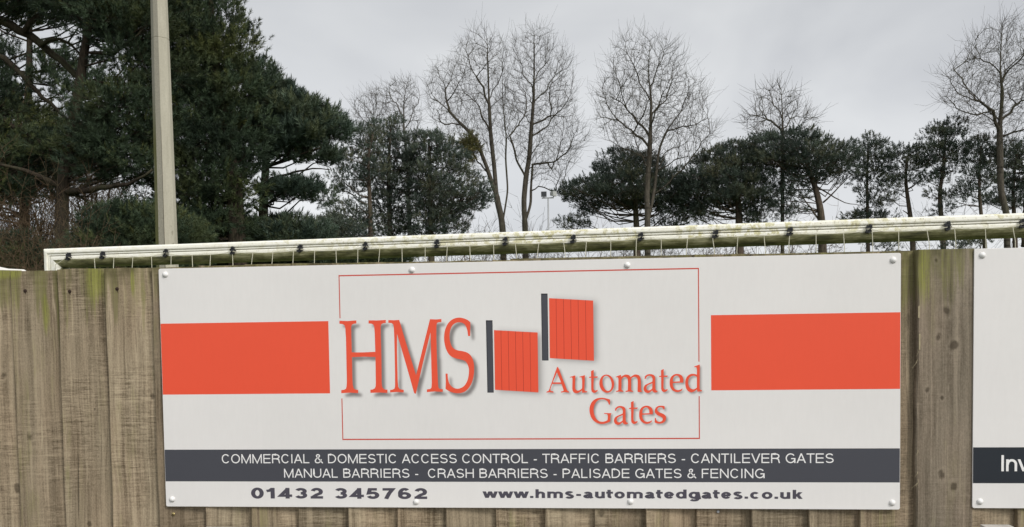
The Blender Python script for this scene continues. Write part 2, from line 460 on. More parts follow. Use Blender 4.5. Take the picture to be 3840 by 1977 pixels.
M['splinter'] = plain('pale_splinter', (0.42, 0.36, 0.23), 0.8, 0.2, 90)
for (x, y, dx, dy) in ((2308, 905, -14, 22), (2309, 1185, -9, 16), (2308, 1215, -16, 14), (2309, 1202, -5, 24), (2309, 880, -4, 16), (2309, 1130, -6, 18)):
    p, q = at(x, y, 0.006), at(x + dx, y + dy, 0.002)
    b = MB(); b.tube([p, (p + q) / 2 + np.array([0.003, -0.002, 0.002]), q], [0.0008, 0.0006, 0.0003], 5); b.build('splinter', M['splinter'], plank)
for (x, y0, y1) in ((2310, 770, 800), (2312, 840, 880)):
    p, q = at(x, y0, 0.004), at(x + 1, y1, 0.004); b = MB(); b.box((p[0] - 0.001, 0.001, q[2]), (p[0] + 0.003, 0.0042, p[2])); b.build('splinter', M['splinter'], plank)
# rails and posts behind, top capping strip
for z in (0.45, 1.05, 1.62):
    b = MB(); b.box((-5.6, 0.036, z - 0.04), (5.7, 0.075, z + 0.04), random.random()); b.build('rail', M['board'], fence, attr='rnd')
for x in (-4.6, -1.75, 1.33, 4.4):
    b = MB(); b.box((x - 0.05, 0.077, -0.3), (x + 0.05, 0.175, TOP - 0.06), random.random()); b.build('post', M['board'], fence, attr='rnd')
b = MB(); b.box((-5.6, 0.01, 0.0), (5.7, 0.05, 0.147)); b.build('gravel_board', plain('gravel_board_concrete', (0.33, 0.31, 0.28), 0.9, 0.2, 30), fence)
b = MB()
for xx, dz, ya in ((595, 0.0, 0.0255), (1360, -0.001, 0.026)):
    p0, p1 = S(xx, 1000), S(xx + 900, 990)
    V = []
for x0, x1, z in ((-0.02, 0.66, TOP + 0.006), (0.60, 1.75, TOP + 0.004)):
    b.box((x0, 0.0365, z - 0.022), (x1, 0.060, z), random.random())
b.build('top_batten', M['wide'], fence, attr='rnd')


def disc_cap(cx, cz, r, h, y, seg=14, rings=5):
    V = [(cx, y - h, cz)]; F = []
    for i in range(1, rings + 1):
        a = (math.pi / 2) * i / rings
        for k in range(seg):
            t = 2 * math.pi * k / seg
            V.append((cx + r * math.sin(a) * math.cos(t), y - h * math.cos(a), cz + r * math.sin(a) * math.sin(t)))
    for k in range(seg): F.append((0, 1 + k, 1 + (k + 1) % seg))
    for i in range(rings - 1):
        for k in range(seg):
            a0 = 1 + i * seg; F.append((a0 + k, a0 + seg + k, a0 + seg + (k + 1) % seg, a0 + (k + 1) % seg))
    return V, F


def on_board(x, y):
    """photo point -> point on the slanting face of the board there"""
    p = at(x, y, 0.016)
    for x0, x1 in zip(edges[:-1], edges[1:]):
        if x0 <= p[0] < x1: return at(x, y, 0.008 + (0.031 - 0.008) * (p[0] - x0) / (x1 + 0.022 - x0))
    return p


for (x, y) in ((64, 732), (176, 733), (295, 727)):
    p = on_board(x, y); b = MB(); b.add(*disc_cap(p[0], p[2], 0.0062, 0.003, p[1] - 0.0015)); b.tube([p + [0, 0, -0.002], p + [0.0008, -0.001, -0.012]], [0.002, 0.0008], 5)
    b.build('nail', M['rust'], fence)
p = on_board(437, 1293); b = MB(); b.add(*disc_cap(p[0], p[2], 0.006, 0.0025, p[1] - 0.003)); sc_ = b.build('screw', M['brass'], fence)
b = MB(); b.box((p[0] - 0.0035, p[1] - 0.006, p[2] - 0.0008), (p[0] + 0.0035, p[1] - 0.0052, p[2] + 0.0008)); b.build('screw_slot', M['rust'], sc_)
p = on_board(1806, 1287); b = MB(); b.add(*disc_cap(p[0], p[2], 0.005, 0.003, p[1] - 0.002)); b.build('nail', M['steel'], fence)

# ------------------------------------------------------------------ signs
def strip(name, polys, y, mat, parent, sub=1):
    b = MB()
    for poly in polys: b.add([(x, y, z) for x, z in poly], [tuple(range(len(poly)))])
    return b.build(name, mat, parent)


def panel(x0, x1, z0, z1, y0, y1, mat, parent, name='panel'):
    b = MB(); c = 0.0006; r = 0.006
    out = []
    for cx, cz, a0 in ((x1 - r, z0 + r, -90), (x1 - r, z1 - r, 0), (x0 + r, z1 - r, 90), (x0 + r, z0 + r, 180)):
        for k in range(5):
            a = R(a0 + 90 * k / 4); out.append((cx + r * math.cos(a), cz + r * math.sin(a), math.cos(a), math.sin(a)))
    m = len(out)
    V = [(x - c * nx_, y0, z - c * nz2) for x, z, nx_, nz2 in out] + [(x, y0 + c, z) for x, z, _, _ in out] + [(x, y1, z) for x, z, _, _ in out]
    F = [tuple(range(m))]
    for j in (0, 1):
        F += [(j * m + i, (j + 1) * m + i, (j + 1) * m + (i + 1) % m, j * m + (i + 1) % m) for i in range(m)]
    F.append(tuple(2 * m + i for i in range(m))[::-1])
    b.add(V, F); return b.build(name, mat, parent)


# ---- stroke lettering (grotesque capitals, wide bold figures and lower case)
def arc(cx, cy, rx, ry, a0, a1, n_=14):
    return [(cx + rx * math.cos(R(a0 + (a1 - a0) * k / n_)), cy + ry * math.sin(R(a0 + (a1 - a0) * k / n_))) for k in range(n_ + 1)]


def glyph(ch, s, xh=0.74):
    h = s / 2; lb = 0.075
    Wd = dict(zip('ABCDEFGHILMNOPRSTUV&- ', (.93, .93, 1.0, 1.0, .91, .84, 1.08, 1.0, .36, .78, 1.16, 1.0, 1.08, .92, .98, .92, .82, .99, .92, .98, .50, .40)))
    Wd.update(dict(zip('01234567.whmsautoedgckvn', (.83, .62, .83, .83, .83, .83, .83, .80, .36, 1.06, .80, 1.20, .74, .78, .80, .50, .82, .78, .84, .84, .76, .80, .74, .80))))
    w = Wd[ch]; x0, x1, y0, y1, c = lb + h, w - lb - h, h, 1 - h, w / 2
    rx, ry = c - lb - h * 0.9, 0.5 - h * 0.8
    st = [(x0, 0), (x0, 1)]; xm = xh - h
    bowl = lambda ya, yb, xb, xr: [(x0, ya), (xb, ya)] + arc(xb, (ya + yb) / 2, xr - xb, (ya - yb) / 2, 90, -90, 10) + [(x0, yb)]
    q = (y1 - y0) / 4
    G = {
        'A': [('d', (h + 0.02, 0), (c, 1.0)), ('d', (w - h - 0.02, 0), (c, 1.0)), [(c - 0.27, 0.32), (c + 0.27, 0.32)]],
        'B': [st, bowl(y1, 0.53, w * .52, x1 - 0.03), bowl(0.53, y0, w * .55, x1)],
        'C': [arc(c, .5, rx, ry, 38, 322, 26)], 'D': [st, bowl(y1, y0, w * .42, x1)],
        'E': [st, [(x0, y1), (x1 + h, y1)], [(x0, .52), (x1 + h * .5, .52)], [(x0, y0), (x1 + h, y0)]], 'F': [st, [(x0, y1), (x1 + h, y1)], [(x0, .50), (x1, .50)]],
        'G': [arc(c, .5, rx, ry, 38, 345, 26), [(c + 0.05, .46), (x1 + h, .46)], [(x1, .46), (x1, 0.0)]],
        'H': [st, [(x1, 0), (x1, 1)], [(x0, .52), (x1, .52)]], 'I': [[(c, 0), (c, 1)]], 'L': [st, [(x0, y0), (x1 + h, y0)]],
        'M': [st, [(x1, 0), (x1, 1)], [(x0, 1 - h * .6), (c, h * 0.4), (x1, 1 - h * .6)]], 'N': [st, [(x1, 0), (x1, 1)], [(x0 + h * .2, 1 - h * .6), (x1 - h * .2, h * .6)]],
        'O': [arc(c, .5, rx, ry, 0, 360, 32)], 'P': [st, bowl(y1, 0.47, w * .52, x1)], 'R': [st, bowl(y1, 0.49, w * .52, x1 - 0.02), [(w * .52, .49), (x1 - 0.07, .40), (x1 - 0.03, 0.2), (x1 + h * .6, 0)]],
        'S': [arc(c, y1 - q, rx * .92, q, 20, 180, 12)[:-1] + arc(c, y1 - q, rx * .92, q, 180, 262, 5) + arc(c, y0 + q, rx, q, 82, 0, 5)[1:] + arc(c, y0 + q, rx, q, 0, -160, 12)[1:]],
        'T': [[(c, 0), (c, 1)], [(0.03, y1), (w - 0.03, y1)]], 'U': [[(x0, 1), (x0, .36)] + arc(c, .36, x1 - c, .36 - h * .8, 180, 360, 16) + [(x1, 1)]],
        'V': [('d', (h + 0.02, 1), (c, 0)), ('d', (w - h - 0.02, 1), (c, 0))],
        '&': [[(.92, 0), (.30, .70), (.27, .83), (.34, .93), (.46, .95), (.57, .88), (.58, .76), (.50, .66), (.22, .44), (.13, .28), (.17, .12), (.30, .05), (.46, .05), (.62, .14), (.74, .30), (.78, .44)]],
        '-': [[(0.09, .36), (w - 0.09, .36)]], ' ': [],
        '0': [arc(c, .5, rx, ry, 0, 360, 30)], '1': [[(x1 - 0.04, 0), (x1 - 0.04, 1)], [(lb - 0.02, .70), (x1 - 0.2, .745), (x1 - 0.05, .93)]],
        '2': [arc(c, y1 - .24, rx * .95, .24 + h * .1, 165, -40, 14) + [(c - 0.02, .36), (x0 + 0.04, y0 + .06), (x0, y0)], [(lb, y0), (x1 + h, y0)]],
        '3': [arc(c, y1 - q, rx * .9, q, 160, -90, 14), arc(c, y0 + q, rx * .98, q, 90, -160, 14)],
        '4': [[(x1 - 0.09, 0), (x1 - 0.09, 1)], [(x1 - 0.09, 1 - h), (x0 - 0.02, .27), (w - 0.03, .27)]],
        '5': [[(x1, y1), (x0 + 0.07, y1), (x0 + 0.01, .52), (c, .56)] + arc(c, .30 + h * .3, rx, .28 - h * .4, 70, -160, 14)],
        '6': [arc(c, .31, rx, .31 - h * .85, 0, 360, 24), arc(c, .5, rx, ry, 48, 200, 14)], '7': [[(lb, y1), (x1, y1), (c + 0.02, .5), (c - 0.14, 0)]],
        '.': [[(c, 0), (c, s * 1.05)]], 'w': [('d', (h + .01, xh), (w * .29, 0)), ('d', (c, xh), (w * .29, 0)), ('d', (c, xh), (w * .71, 0)), ('d', (w - h - .01, xh), (w * .71, 0))],
        'h': [st, [(x0, .42)] + arc(c + 0.02, .46, x1 - c - 0.02, xm - .46, 180, 0, 10) + [(x1, 0)]],
        'n': [[(x0, 0), (x0, xh)], [(x0, .42)] + arc(c + 0.01, .44, x1 - c - 0.01, xm - .44 + h * .2, 180, 0, 10) + [(x1, 0)]], 'v': [('d', (h + .01, xh), (c, 0)), ('d', (w - h - .01, xh), (c, 0))],
        'm': [[(x0, 0), (x0, xh)]] + [[(a_, .42)] + arc((a_ + b2) / 2 + .01, .46, (b2 - a_) / 2, xm - .46, 180, 0, 10) + [(b2, 0)] for a_, b2 in ((x0, c), (c, x1))],
        's': [[(px_, py_ * xh) for px_, py_ in arc(c, .745, rx * .9, .18, 20, 262, 12) + arc(c, .26, rx, .20, 82, -160, 12)]],
        'a': [arc(c - .02, xm - .16, rx * .86, .16, 160, 0, 10) + [(x1 - .03, .2), (x1 + h * .4, 0)], [(x1 - .04, .40), (c, .37)] + arc(c - .04, .21, rx * .82, .21 - h * .8, 90, 300, 12) + [(x1 - .04, .22)]],
        'u': [[(x0, xh), (x0, .30)] + arc(c - .01, .28, x1 - c, .28 - h * .8, 180, 350, 10) + [(x1, .34)], [(x1, 0), (x1, xh)]],
        't': [[(c - .04, .95), (c - .04, .22)] + arc(c + .10, .20, .14, .20 - h, 180, 275, 6), [(0.02, xm), (w - 0.03, xm)]],
        'o': [arc(c, xh / 2, rx, xh / 2 - h * .8, 0, 360, 28)], 'e': [arc(c, xh / 2, rx, xh / 2 - h * .8, 0, 322, 24), [(x0, xh / 2 - .01), (x1 + h * .5, xh / 2 - .01)]],
        'd': [arc(c - .02, xh / 2, rx * .95, xh / 2 - h * .8, 0, 360, 28), [(x1, 0), (x1, 1)]],
        'g': [arc(c - .02, xh / 2, rx * .95, xh / 2 - h * .8, 0, 360, 28), [(x1, xh), (x1, -.06)] + arc(c, -.06, x1 - c, .15, 0, -155, 10)],
        'c': [arc(c, xh / 2, rx, xh / 2 - h * .8, 42, 318, 22)], 'k': [st, ('d', (x1 - .04, xh), (x0 + .08, .24)), ('d', (x0 + .2, .44), (x1 - .02, 0))],
    }
    return w, G[ch]


def ribbon(P, s):
    if P[0] == 'd':
        (xa, ya), (xb, yb) = P[1], P[2]; k = s * 0.5 * (1.0 + 0.25 * abs(xb - xa) / max(0.1, abs(yb - ya)))
        q = [(xa - k, ya), (xa + k, ya), (xb + k, yb), (xb - k, yb)]
        return np.array(q), [(0, 3, 2, 1) if ya > yb else (0, 1, 2, 3)]
    P = np.array(P, float); d = np.diff(P, axis=0); d = d / (np.linalg.norm(d, axis=1)[:, None] + 1e-9); nn_ = np.stack([-d[:, 1], d[:, 0]], 1)
    closed = np.linalg.norm(P[0] - P[-1]) < 1e-6
    L = []
    for i in range(len(P)):
        a = nn_[i - 1] if i > 0 else (nn_[-1] if closed else nn_[0]); b_ = nn_[i] if i < len(nn_) else (nn_[0] if closed else nn_[-1])
        m_ = a + b_; m_ /= np.linalg.norm(m_) + 1e-9; k = min(1 / max(0.3, m_ @ b_), 2.0); L.append(m_ * k * s / 2)
    L = np.array(L); return np.vstack([P + L, P - L]), [(i, i + 1, len(P) + i + 1, len(P) + i) for i in range(len(P) - 1)]


def text_fit(name, body, x0, x1, zb, cap, y, mat, parent, s=0.13, xs=1.0):
    """flat printed text built from strokes: cap height cap, glyph width factor xs, letter spacing chosen to end at x1"""
    gl = [glyph(ch, s) for ch in body]; nat = sum(g[0] for g in gl) * cap * xs - 0.15 * cap * xs
    track = ((x1 - x0) - nat) / (len(body) - 1); pen = x0 - 0.075 * cap * xs; b = MB(); lay = 0
    for w, strokes in gl:
        for P in strokes:
            V, F = ribbon(P, s); lay += 1
            yy = y - 0.00003 * (lay % 4)
            b.add([(pen + u * cap * xs, yy, zb + v * cap) for u, v in V], [f_[::-1] for f_ in F])
        pen += w * cap * xs + track
    return b.build(name, mat, parent)


Y1, Y2, Y3, Y4 = -0.00012, -0.0002, -0.0003, -0.0004
ad = tag(empty('advert_sign', (0, 0.0, Z0)), 'long white advertising board with two red side blocks and a red gate logo', 'sign')
panel(-W / 2, W / 2, Z0, Z0 + H, 0.0, 0.0032, M['white'], ad)
za = lambda sc, ox, oy: (lambda p: S(ox + p[0] / sc, oy + p[1] / sc))
A5 = za(1.3039, 580, 960); A6 = za(1.3041, 1700, 960)
q = [A5(p) for p in ((28, 335), (849, 322), (858, 675), (37, 683))]
zt, zb_ = (q[0][1] + q[1][1]) / 2, (q[2][1] + q[3][1]) / 2
q2 = [A6(p) for p in ((1259, 289), (2187, 269), (2185, 645), (1262, 655))]
zt2, zb2 = (q2[0][1] + q2[1][1]) / 2, (q2[2][1] + q2[3][1]) / 2
zt = (zt + zt2) / 2; zb_ = (zb_ + zb2) / 2
e_ = 0.0012
xl, xr = (q[1][0] + q[2][0]) / 2, (q2[0][0] + q2[3][0]) / 2
strip('red_block', [[(-W / 2 + e_, zb_), (xl, zb_), (xl, zt), (-W / 2 + e_, zt)]], Y1, M['red'], ad)
strip('red_block', [[(xr, zb_), (W / 2 - e_, zb_), (W / 2 - e_, zt), (xr, zt)]], Y1, M['red'], ad)
bt = (A5((47, 952))[1] + A6((2183, 936))[1]) / 2; bb = (A5((53, 1108))[1] + A6((2183, 1102))[1]) / 2
strip('grey_band', [[(-W / 2 + e_, bb), (W / 2 - e_, bb), (W / 2 - e_, bt), (-W / 2 + e_, bt)]], Y1, M['grey'], ad)
# thin red border with gaps where the lettering crosses it
lw = 0.0042
tl, tr, bl, br = A5((898, 95)), A6((1201, 57)), A5((919, 904)), A6((1206, 892))
bx0, bx1 = (tl[0] + bl[0]) / 2, (tr[0] + br[0]) / 2; bz1, bz0 = (tl[1] + tr[1]) / 2, (bl[1] + br[1]) / 2
g1, g2 = A5((905, 305))[1], A5((912, 697))[1]; g3, g4 = A6((1203, 517))[1], A6((1203, 680))[1]
rect = lambda a, b_, c_, d_: [(a, b_), (c_, b_), (c_, d_), (a, d_)]
strip('border_line', [rect(bx0, bz1 - lw, bx1, bz1), rect(bx0, bz0, bx1, bz0 + lw), rect(bx0, g1, bx0 + lw * .8, bz1 - lw), rect(bx0, bz0 + lw, bx0 + lw * .8, g2),
                      rect(bx1 - lw * .8, g3, bx1, bz1 - lw), rect(bx1 - lw * .8, bz0 + lw, bx1, g4)], Y1, plain('border_red', (0.62, 0.085, 0.055), 0.4), ad)


def smooth_poly(P, ang=38, sub=4):
    P = [np.array(p, float) for p in P]; n_ = len(P); out = []
    corner = []
    for i in range(n_):
        a, c_ = P[i] - P[i - 1], P[(i + 1) % n_] - P[i]
        t = abs(math.degrees(math.atan2(a[0] * c_[1] - a[1] * c_[0], a @ c_))); corner.append(t > ang)
    for i in range(n_):
        p0, p1, p2, p3 = P[i - 1], P[i], P[(i + 1) % n_], P[(i + 2) % n_]
        d = np.linalg.norm(p2 - p1)
        t1 = (p2 - p0) / 2 if not corner[i] else (p2 - p1)
        t2 = (p3 - p1) / 2 if not corner[(i + 1) % n_] else (p2 - p1)
        for t, end in ((t1, 0), (t2, 1)):
            l_ = np.linalg.norm(t)
            if l_ > 1.0 * d: t *= 1.0 * d / l_
        for k in range(sub):
            s = k / sub
            out.append((2 * s**3 - 3 * s**2 + 1) * p1 + (s**3 - 2 * s**2 + s) * t1 + (-2 * s**3 + 3 * s**2) * p2 + (s**3 - s**2) * t2)
    return [tuple(o) for o in out]


def ellipse(cx, cy, rx, ry, rot=0, n_=28):
    return [(cx + rx * math.cos(t) * math.cos(rot) - ry * math.sin(t) * math.sin(rot), cy + rx * math.cos(t) * math.sin(rot) + ry * math.sin(t) * math.cos(rot)) for t in np.linspace(0, 2 * math.pi, n_, endpoint=False)]


def fill(name, glyphs, y, mat, parent):
    """flat filled outlines with holes, through a 2D curve"""
    c = bpy.data.curves.new('tmp', 'CURVE'); c.dimensions = '2D'; c.fill_mode = 'BOTH'
    for g in glyphs:
        for loop in g:
            s = c.splines.new('POLY'); s.points.add(len(loop) - 1)
            for pt, (x, z) in zip(s.points, loop): pt.co = (x, z, 0, 1)
            s.use_cyclic_u = True
    o = bpy.data.objects.new('tmp', c); COL.objects.link(o); bpy.context.view_layer.update()
    me = bpy.data.meshes.new_from_object(o.evaluated_get(bpy.context.evaluated_depsgraph_get()))
    bpy.data.objects.remove(o); bpy.data.curves.remove(c)
    co = np.zeros(len(me.vertices) * 3, np.float32); me.vertices.foreach_get('co', co); co = co.reshape(-1, 3)
    me.vertices.foreach_set('co', np.stack([co[:, 0], np.full(len(co), y), co[:, 1]], 1).astype(np.float32).ravel())
    me.name = name; me.update(); me.materials.clear()
    return link(name, me, mat, parent)


Z1 = za(3.6833, 1250, 1160); Z3 = za(4.089, 2030, 1340); Z2 = za(3.158, 1800, 1080)
gH = [(85, 158), (200, 163), (318, 153), (318, 196), (285, 200), (257, 212), (247, 240), (248, 330), (255, 596), (400, 596), (580, 588), (572, 330), (565, 240), (552, 212), (530, 200), (487, 196), (487, 153), (600, 155), (725, 148), (725, 190), (690, 193), (665, 205), (655, 235), (655, 330), (665, 700), (668, 1000), (672, 1060), (685, 1092), (710, 1108), (748, 1112), (748, 1155), (640, 1150), (513, 1155), (513, 1112), (545, 1108), (573, 1092), (585, 1060), (587, 1000), (582, 660), (420, 655), (258, 662), (262, 900), (268, 1040), (280, 1090), (300, 1108), (343, 1115), (343, 1158), (230, 1152), (110, 1160), (110, 1117), (150, 1112), (175, 1098), (183, 1065), (187, 1000), (175, 400), (165, 260), (155, 222), (130, 205), (85, 200)]
gM = [(760, 150), (835, 152), (910, 147), (1000, 450), (1143, 912), (1240, 520), (1335, 137), (1415, 141), (1493, 135), (1493, 177), (1455, 180), (1432, 190), (1424, 225), (1424, 400), (1432, 700), (1445, 1010), (1450, 1075), (1468, 1100), (1512, 1105), (1512, 1142), (1400, 1135), (1293, 1145), (1293, 1107), (1335, 1102), (1355, 1085), (1360, 1010), (1355, 800), (1342, 320), (1240, 735), (1140, 1165), (1128, 1168), (1116, 1155), (1000, 745), (880, 340), (880, 600), (890, 1000), (897, 1070), (912, 1098), (940, 1110), (972, 1112), (972, 1148), (870, 1143), (785, 1150), (785, 1115), (820, 1110), (845, 1095), (853, 1060), (853, 900), (843, 400), (835, 240), (825, 205), (800, 190), (760, 187)]
gS = [(1893, 180), (1890, 370), (1862, 370), (1850, 290), (1825, 225), (1790, 192), (1740, 180), (1690, 190), (1645, 225), (1615, 290), (1605, 370), (1612, 440), (1635, 510), (1670, 548), (1720, 568), (1800, 582), (1860, 605), (1905, 650), (1935, 720), (1945, 810), (1938, 920), (1910, 1020), (1860, 1100), (1800, 1145), (1720, 1160), (1640, 1148), (1580, 1120), (1550, 1100), (1553, 1000), (1550, 890), (1578, 890), (1585, 965), (1605, 1030), (1645, 1075), (1700, 1097), (1760, 1088), (1815, 1050), (1855, 975), (1873, 880), (1870, 810), (1845, 745), (1810, 710), (1750, 692), (1680, 675), (1620, 645), (1575, 590), (1545, 510), (1530, 410), (1540, 300), (1575, 210), (1630, 150), (1690, 122), (1750, 116), (1810, 128), (1860, 152)]
gA = [[(238, 160), (250, 146), (262, 160), (385, 480), (400, 512), (425, 525), (422, 543), (365, 535), (302, 543), (302, 525), (335, 518), (342, 508), (310, 410), (165, 410), (140, 490), (145, 515), (185, 523), (187, 543), (135, 537), (78, 543), (80, 527), (108, 515), (122, 490)], [(240, 232), (303, 385), (175, 385)]]
gu = [[(437, 303), (515, 278), (522, 285), (518, 450), (525, 490), (550, 512), (580, 508), (615, 485), (625, 470), (625, 330), (615, 308), (583, 308), (585, 297), (665, 275), (668, 285), (662, 500), (675, 520), (705, 522), (705, 537), (625, 545), (625, 508), (580, 540), (540, 552), (500, 540), (478, 505), (475, 440), (478, 330), (468, 308), (440, 312)]]
gt = [[(762, 212), (803, 192), (803, 295), (865, 293), (860, 315), (803, 315), (800, 470), (808, 500), (830, 512), (863, 498), (862, 520), (830, 542), (800, 545), (772, 525), (765, 490), (765, 316), (730, 316), (735, 300), (762, 297)]]
go = [ellipse(1003, 405, 113, 140, -0.12), ellipse(1008, 400, 68, 118, -0.18)]
gm = [[(1143, 298), (1220, 268), (1224, 300), (1265, 275), (1300, 265), (1345, 275), (1368, 305), (1410, 275), (1445, 263), (1495, 275), (1520, 315), (1528, 400), (1530, 500), (1540, 518), (1552, 527), (1500, 535), (1475, 528), (1477, 380), (1470, 325), (1445, 303), (1415, 302), (1385, 320), (1378, 340), (1378, 505), (1405, 515), (1408, 530), (1350, 527), (1290, 533), (1292, 517), (1325, 508), (1328, 380), (1322, 325), (1295, 302), (1265, 305), (1230, 335), (1228, 500), (1255, 513), (1258, 530), (1200, 527), (1145, 533), (1147, 517), (1180, 508), (1182, 330), (1170, 308), (1145, 308)]]
ga = [[(1582, 330), (1590, 290), (1625, 265), (1675, 258), (1725, 272), (1745, 305), (1748, 480), (1762, 510), (1782, 515), (1780, 535), (1735, 543), (1710, 525), (1700, 508), (1660, 540), (1630, 548), (1590, 535), (1568, 495), (1575, 450), (1600, 420), (1700, 375), (1705, 335), (1690, 295), (1655, 283), (1622, 295), (1605, 320), (1605, 332)], [(1703, 398), (1640, 425), (1615, 450), (1612, 485), (1632, 508), (1665, 505), (1700, 480)]]
ge = [[(1968, 400), (1975, 330), (2010, 280), (2060, 257), (2115, 260), (2160, 290), (2178, 340), (2178, 388), (2015, 395), (2020, 440), (2045, 485), (2090, 503), (2135, 495), (2165, 478), (2160, 505), (2120, 528), (2070, 533), (2015, 510), (1978, 460)], [(2018, 375), (2125, 370), (2120, 320), (2095, 285), (2065, 280), (2035, 300), (2020, 335)]]
gd = [[(2345, 140), (2425, 112), (2430, 120), (2428, 480), (2440, 503), (2462, 503), (2460, 522), (2395, 528), (2385, 495), (2350, 520), (2305, 540), (2260, 525), (2225, 485), (2208, 420), (2212, 350), (2240, 290), (2290, 258), (2345, 255), (2385, 268), (2385, 180), (2375, 152), (2345, 152)], [(2385, 300), (2345, 283), (2300, 290), (2268, 320), (2252, 375), (2258, 430), (2285, 475), (2325, 492), (2360, 482), (2385, 465)]]
gG = [[(1055, 650), (1052, 725), (1035, 725), (1020, 685), (985, 655), (930, 643), (870, 660), (825, 710), (803, 780), (805, 850), (830, 925), (875, 975), (935, 990), (985, 980), (1015, 962), (1018, 890), (1005, 872), (963, 868), (963, 855), (1075, 858), (1072, 870), (1062, 890), (1058, 985), (1000, 1010), (930, 1023), (860, 1010), (795, 965), (755, 900), (738, 820), (745, 750), (780, 680), (840, 635), (920, 620), (1000, 632)]]
gs = [[(1890, 750), (1890, 800), (1873, 800), (1860, 775), (1830, 765), (1795, 772), (1778, 797), (1785, 825), (1820, 848), (1875, 872), (1908, 905), (1912, 945), (1895, 985), (1855, 1012), (1800, 1017), (1755, 1008), (1738, 998), (1740, 930), (1757, 930), (1765, 965), (1795, 988), (1835, 985), (1862, 960), (1858, 930), (1825, 908), (1775, 885), (1745, 850), (1740, 810), (1758, 770), (1795, 747), (1845, 743)]]
sh = lambda g, dx, dy: [[(x + dx, y + dy) for x, y in l_] for l_ in g]
big_g = [[[Z1(p) for p in (smooth_poly(l_) if l_ is gS else l_)]] for l_ in (gH, gM, gS)]
small = [gA, gu, gt, go, gm, ga, sh(gt, 1073, -13), ge, gd]
small2 = [gG, sh(ga, -455, 489), sh(gt, 612, 477), sh(ge, -468, 487), gs]
to3 = lambda G: [[[Z3(p) for p in smooth_poly(l_, 42)] for l_ in g] for g in G]
small, small2 = to3(small), to3(small2)
fill('lettering', big_g, Y3, M['red'], ad)
fill('lettering', small, Y3, M['red'], ad)
fill('lettering', small2, Y3, M['red'], ad)
gates = [[Z2(p) for p in g] for g in ([(166, 500), (682, 528), (692, 1238), (178, 1207)], [(818, 121), (1340, 150), (1350, 863), (827, 832)])]
GO = [strip('gate_graphic', [g[::-1]], Y3, M['red'], ad) for g in gates]
lines = []
for g in gates:
    g = [np.array(p) for p in g]
    for k in range(1, 6):
        t = k / 6 - 0.013; a, c_ = g[0] + (g[1] - g[0]) * t, g[3] + (g[2] - g[3]) * t; lines.append([(c_[0], c_[1]), (c_[0] + 0.0016, c_[1]), (a[0] + 0.0016, a[1]), (a[0], a[1])])
for k in (0, 1): strip('gate_board_lines', lines[5 * k:5 * k + 5], Y4, M['gate_line'], GO[k])
gp = [[Z2(p) for p in g] for g in ([(70, 383), (148, 383), (163, 1240), (88, 1240)], [(723, 67), (800, 67), (812, 860), (735, 860)])]
GP = [strip('gate_post_graphic', [g[::-1]], Y3, M['dark_edge'], ad) for g in gp]
gp2 = [[Z2(p) for p in g] for g in ([(80, 398), (142, 398), (157, 1234), (97, 1234)], [(733, 82), (794, 82), (806, 854), (744, 854)])]
for g, o_ in zip(gp2, GP): strip('gate_post_face', [g[::-1]], Y4, M['grey'], o_)

# printed soft drop shadows (ink on the board, as the artwork has them)
cell = 0.0025
gx = np.arange(bx0 - 0.02, bx1 + 0.06, cell); gz = np.arange(bz0 + 0.01, bz1 - 0.03, cell)
GX, GZ = np.meshgrid(gx, gz)


def raster(glyphs):
    m = np.zeros(GX.shape, bool)
    for g in glyphs:
        mm = np.zeros(GX.shape, bool)
        for loop in g:
            L = np.array(loop); x1_, z1_ = L[:, 0], L[:, 1]; x2_, z2_ = np.roll(x1_, -1), np.roll(z1_, -1)
            sel = (gx > x1_.min() - cell) & (gx < x1_.max() + cell); idx = np.where(sel)[0]
            if not len(idx): continue
            X, Zz = GX[:, idx], GZ[:, idx]; ins = np.zeros(X.shape, bool)
            for a, b_, c_, d_ in zip(x1_, z1_, x2_, z2_):
                if b_ == d_: continue
                ins ^= ((b_ > Zz) != (d_ > Zz)) & (X < (c_ - a) * (Zz - b_) / (d_ - b_) + a)
            mm[:, idx] ^= ins
        m |= mm
    return m.astype(float)


def blur(m, sig):
    r = int(3 * sig / cell) + 1; k = np.exp(-0.5 * (np.arange(-r, r + 1) * cell / sig) ** 2); k /= k.sum()
    m = np.apply_along_axis(lambda v: np.convolve(v, k, 'same'), 0, m)
    return np.apply_along_axis(lambda v: np.convolve(v, k, 'same'), 1, m)


def shift(m, dx, dz):
    return np.roll(np.roll(m, round(dx / cell), 1), -round(dz / cell), 0)


ink = 1.0 * blur(shift(raster(big_g), 0.0115, 0.0125), 0.0042)
ink = np.maximum(ink, 0.95 * blur(shift(raster(small + small2), 0.005, 0.005), 0.0032))
ink = np.maximum(ink, 0.85 * blur(shift(raster([[g] for g in gates]), 0.010, 0.005), 0.0105))
ink[ink < 0.012] = 0
act = (ink[:-1, :-1] + ink[1:, :-1] + ink[:-1, 1:] + ink[1:, 1:]) > 0
jj, ii = np.where(act); nxg = len(gx)
F = np.stack([jj * nxg + ii, jj * nxg + ii + 1, (jj + 1) * nxg + ii + 1, (jj + 1) * nxg + ii], 1)
used, inv = np.unique(F, return_inverse=True)
V = np.stack([GX.ravel()[used], np.full(len(used), Y2), GZ.ravel()[used]], 1)
mesh_obj('printed_shadow', V, inv.reshape(F.shape), M['white'], ad, attrs={'ink': ink.ravel()[used]})


def D(x, y): return S(x * K, y * K)


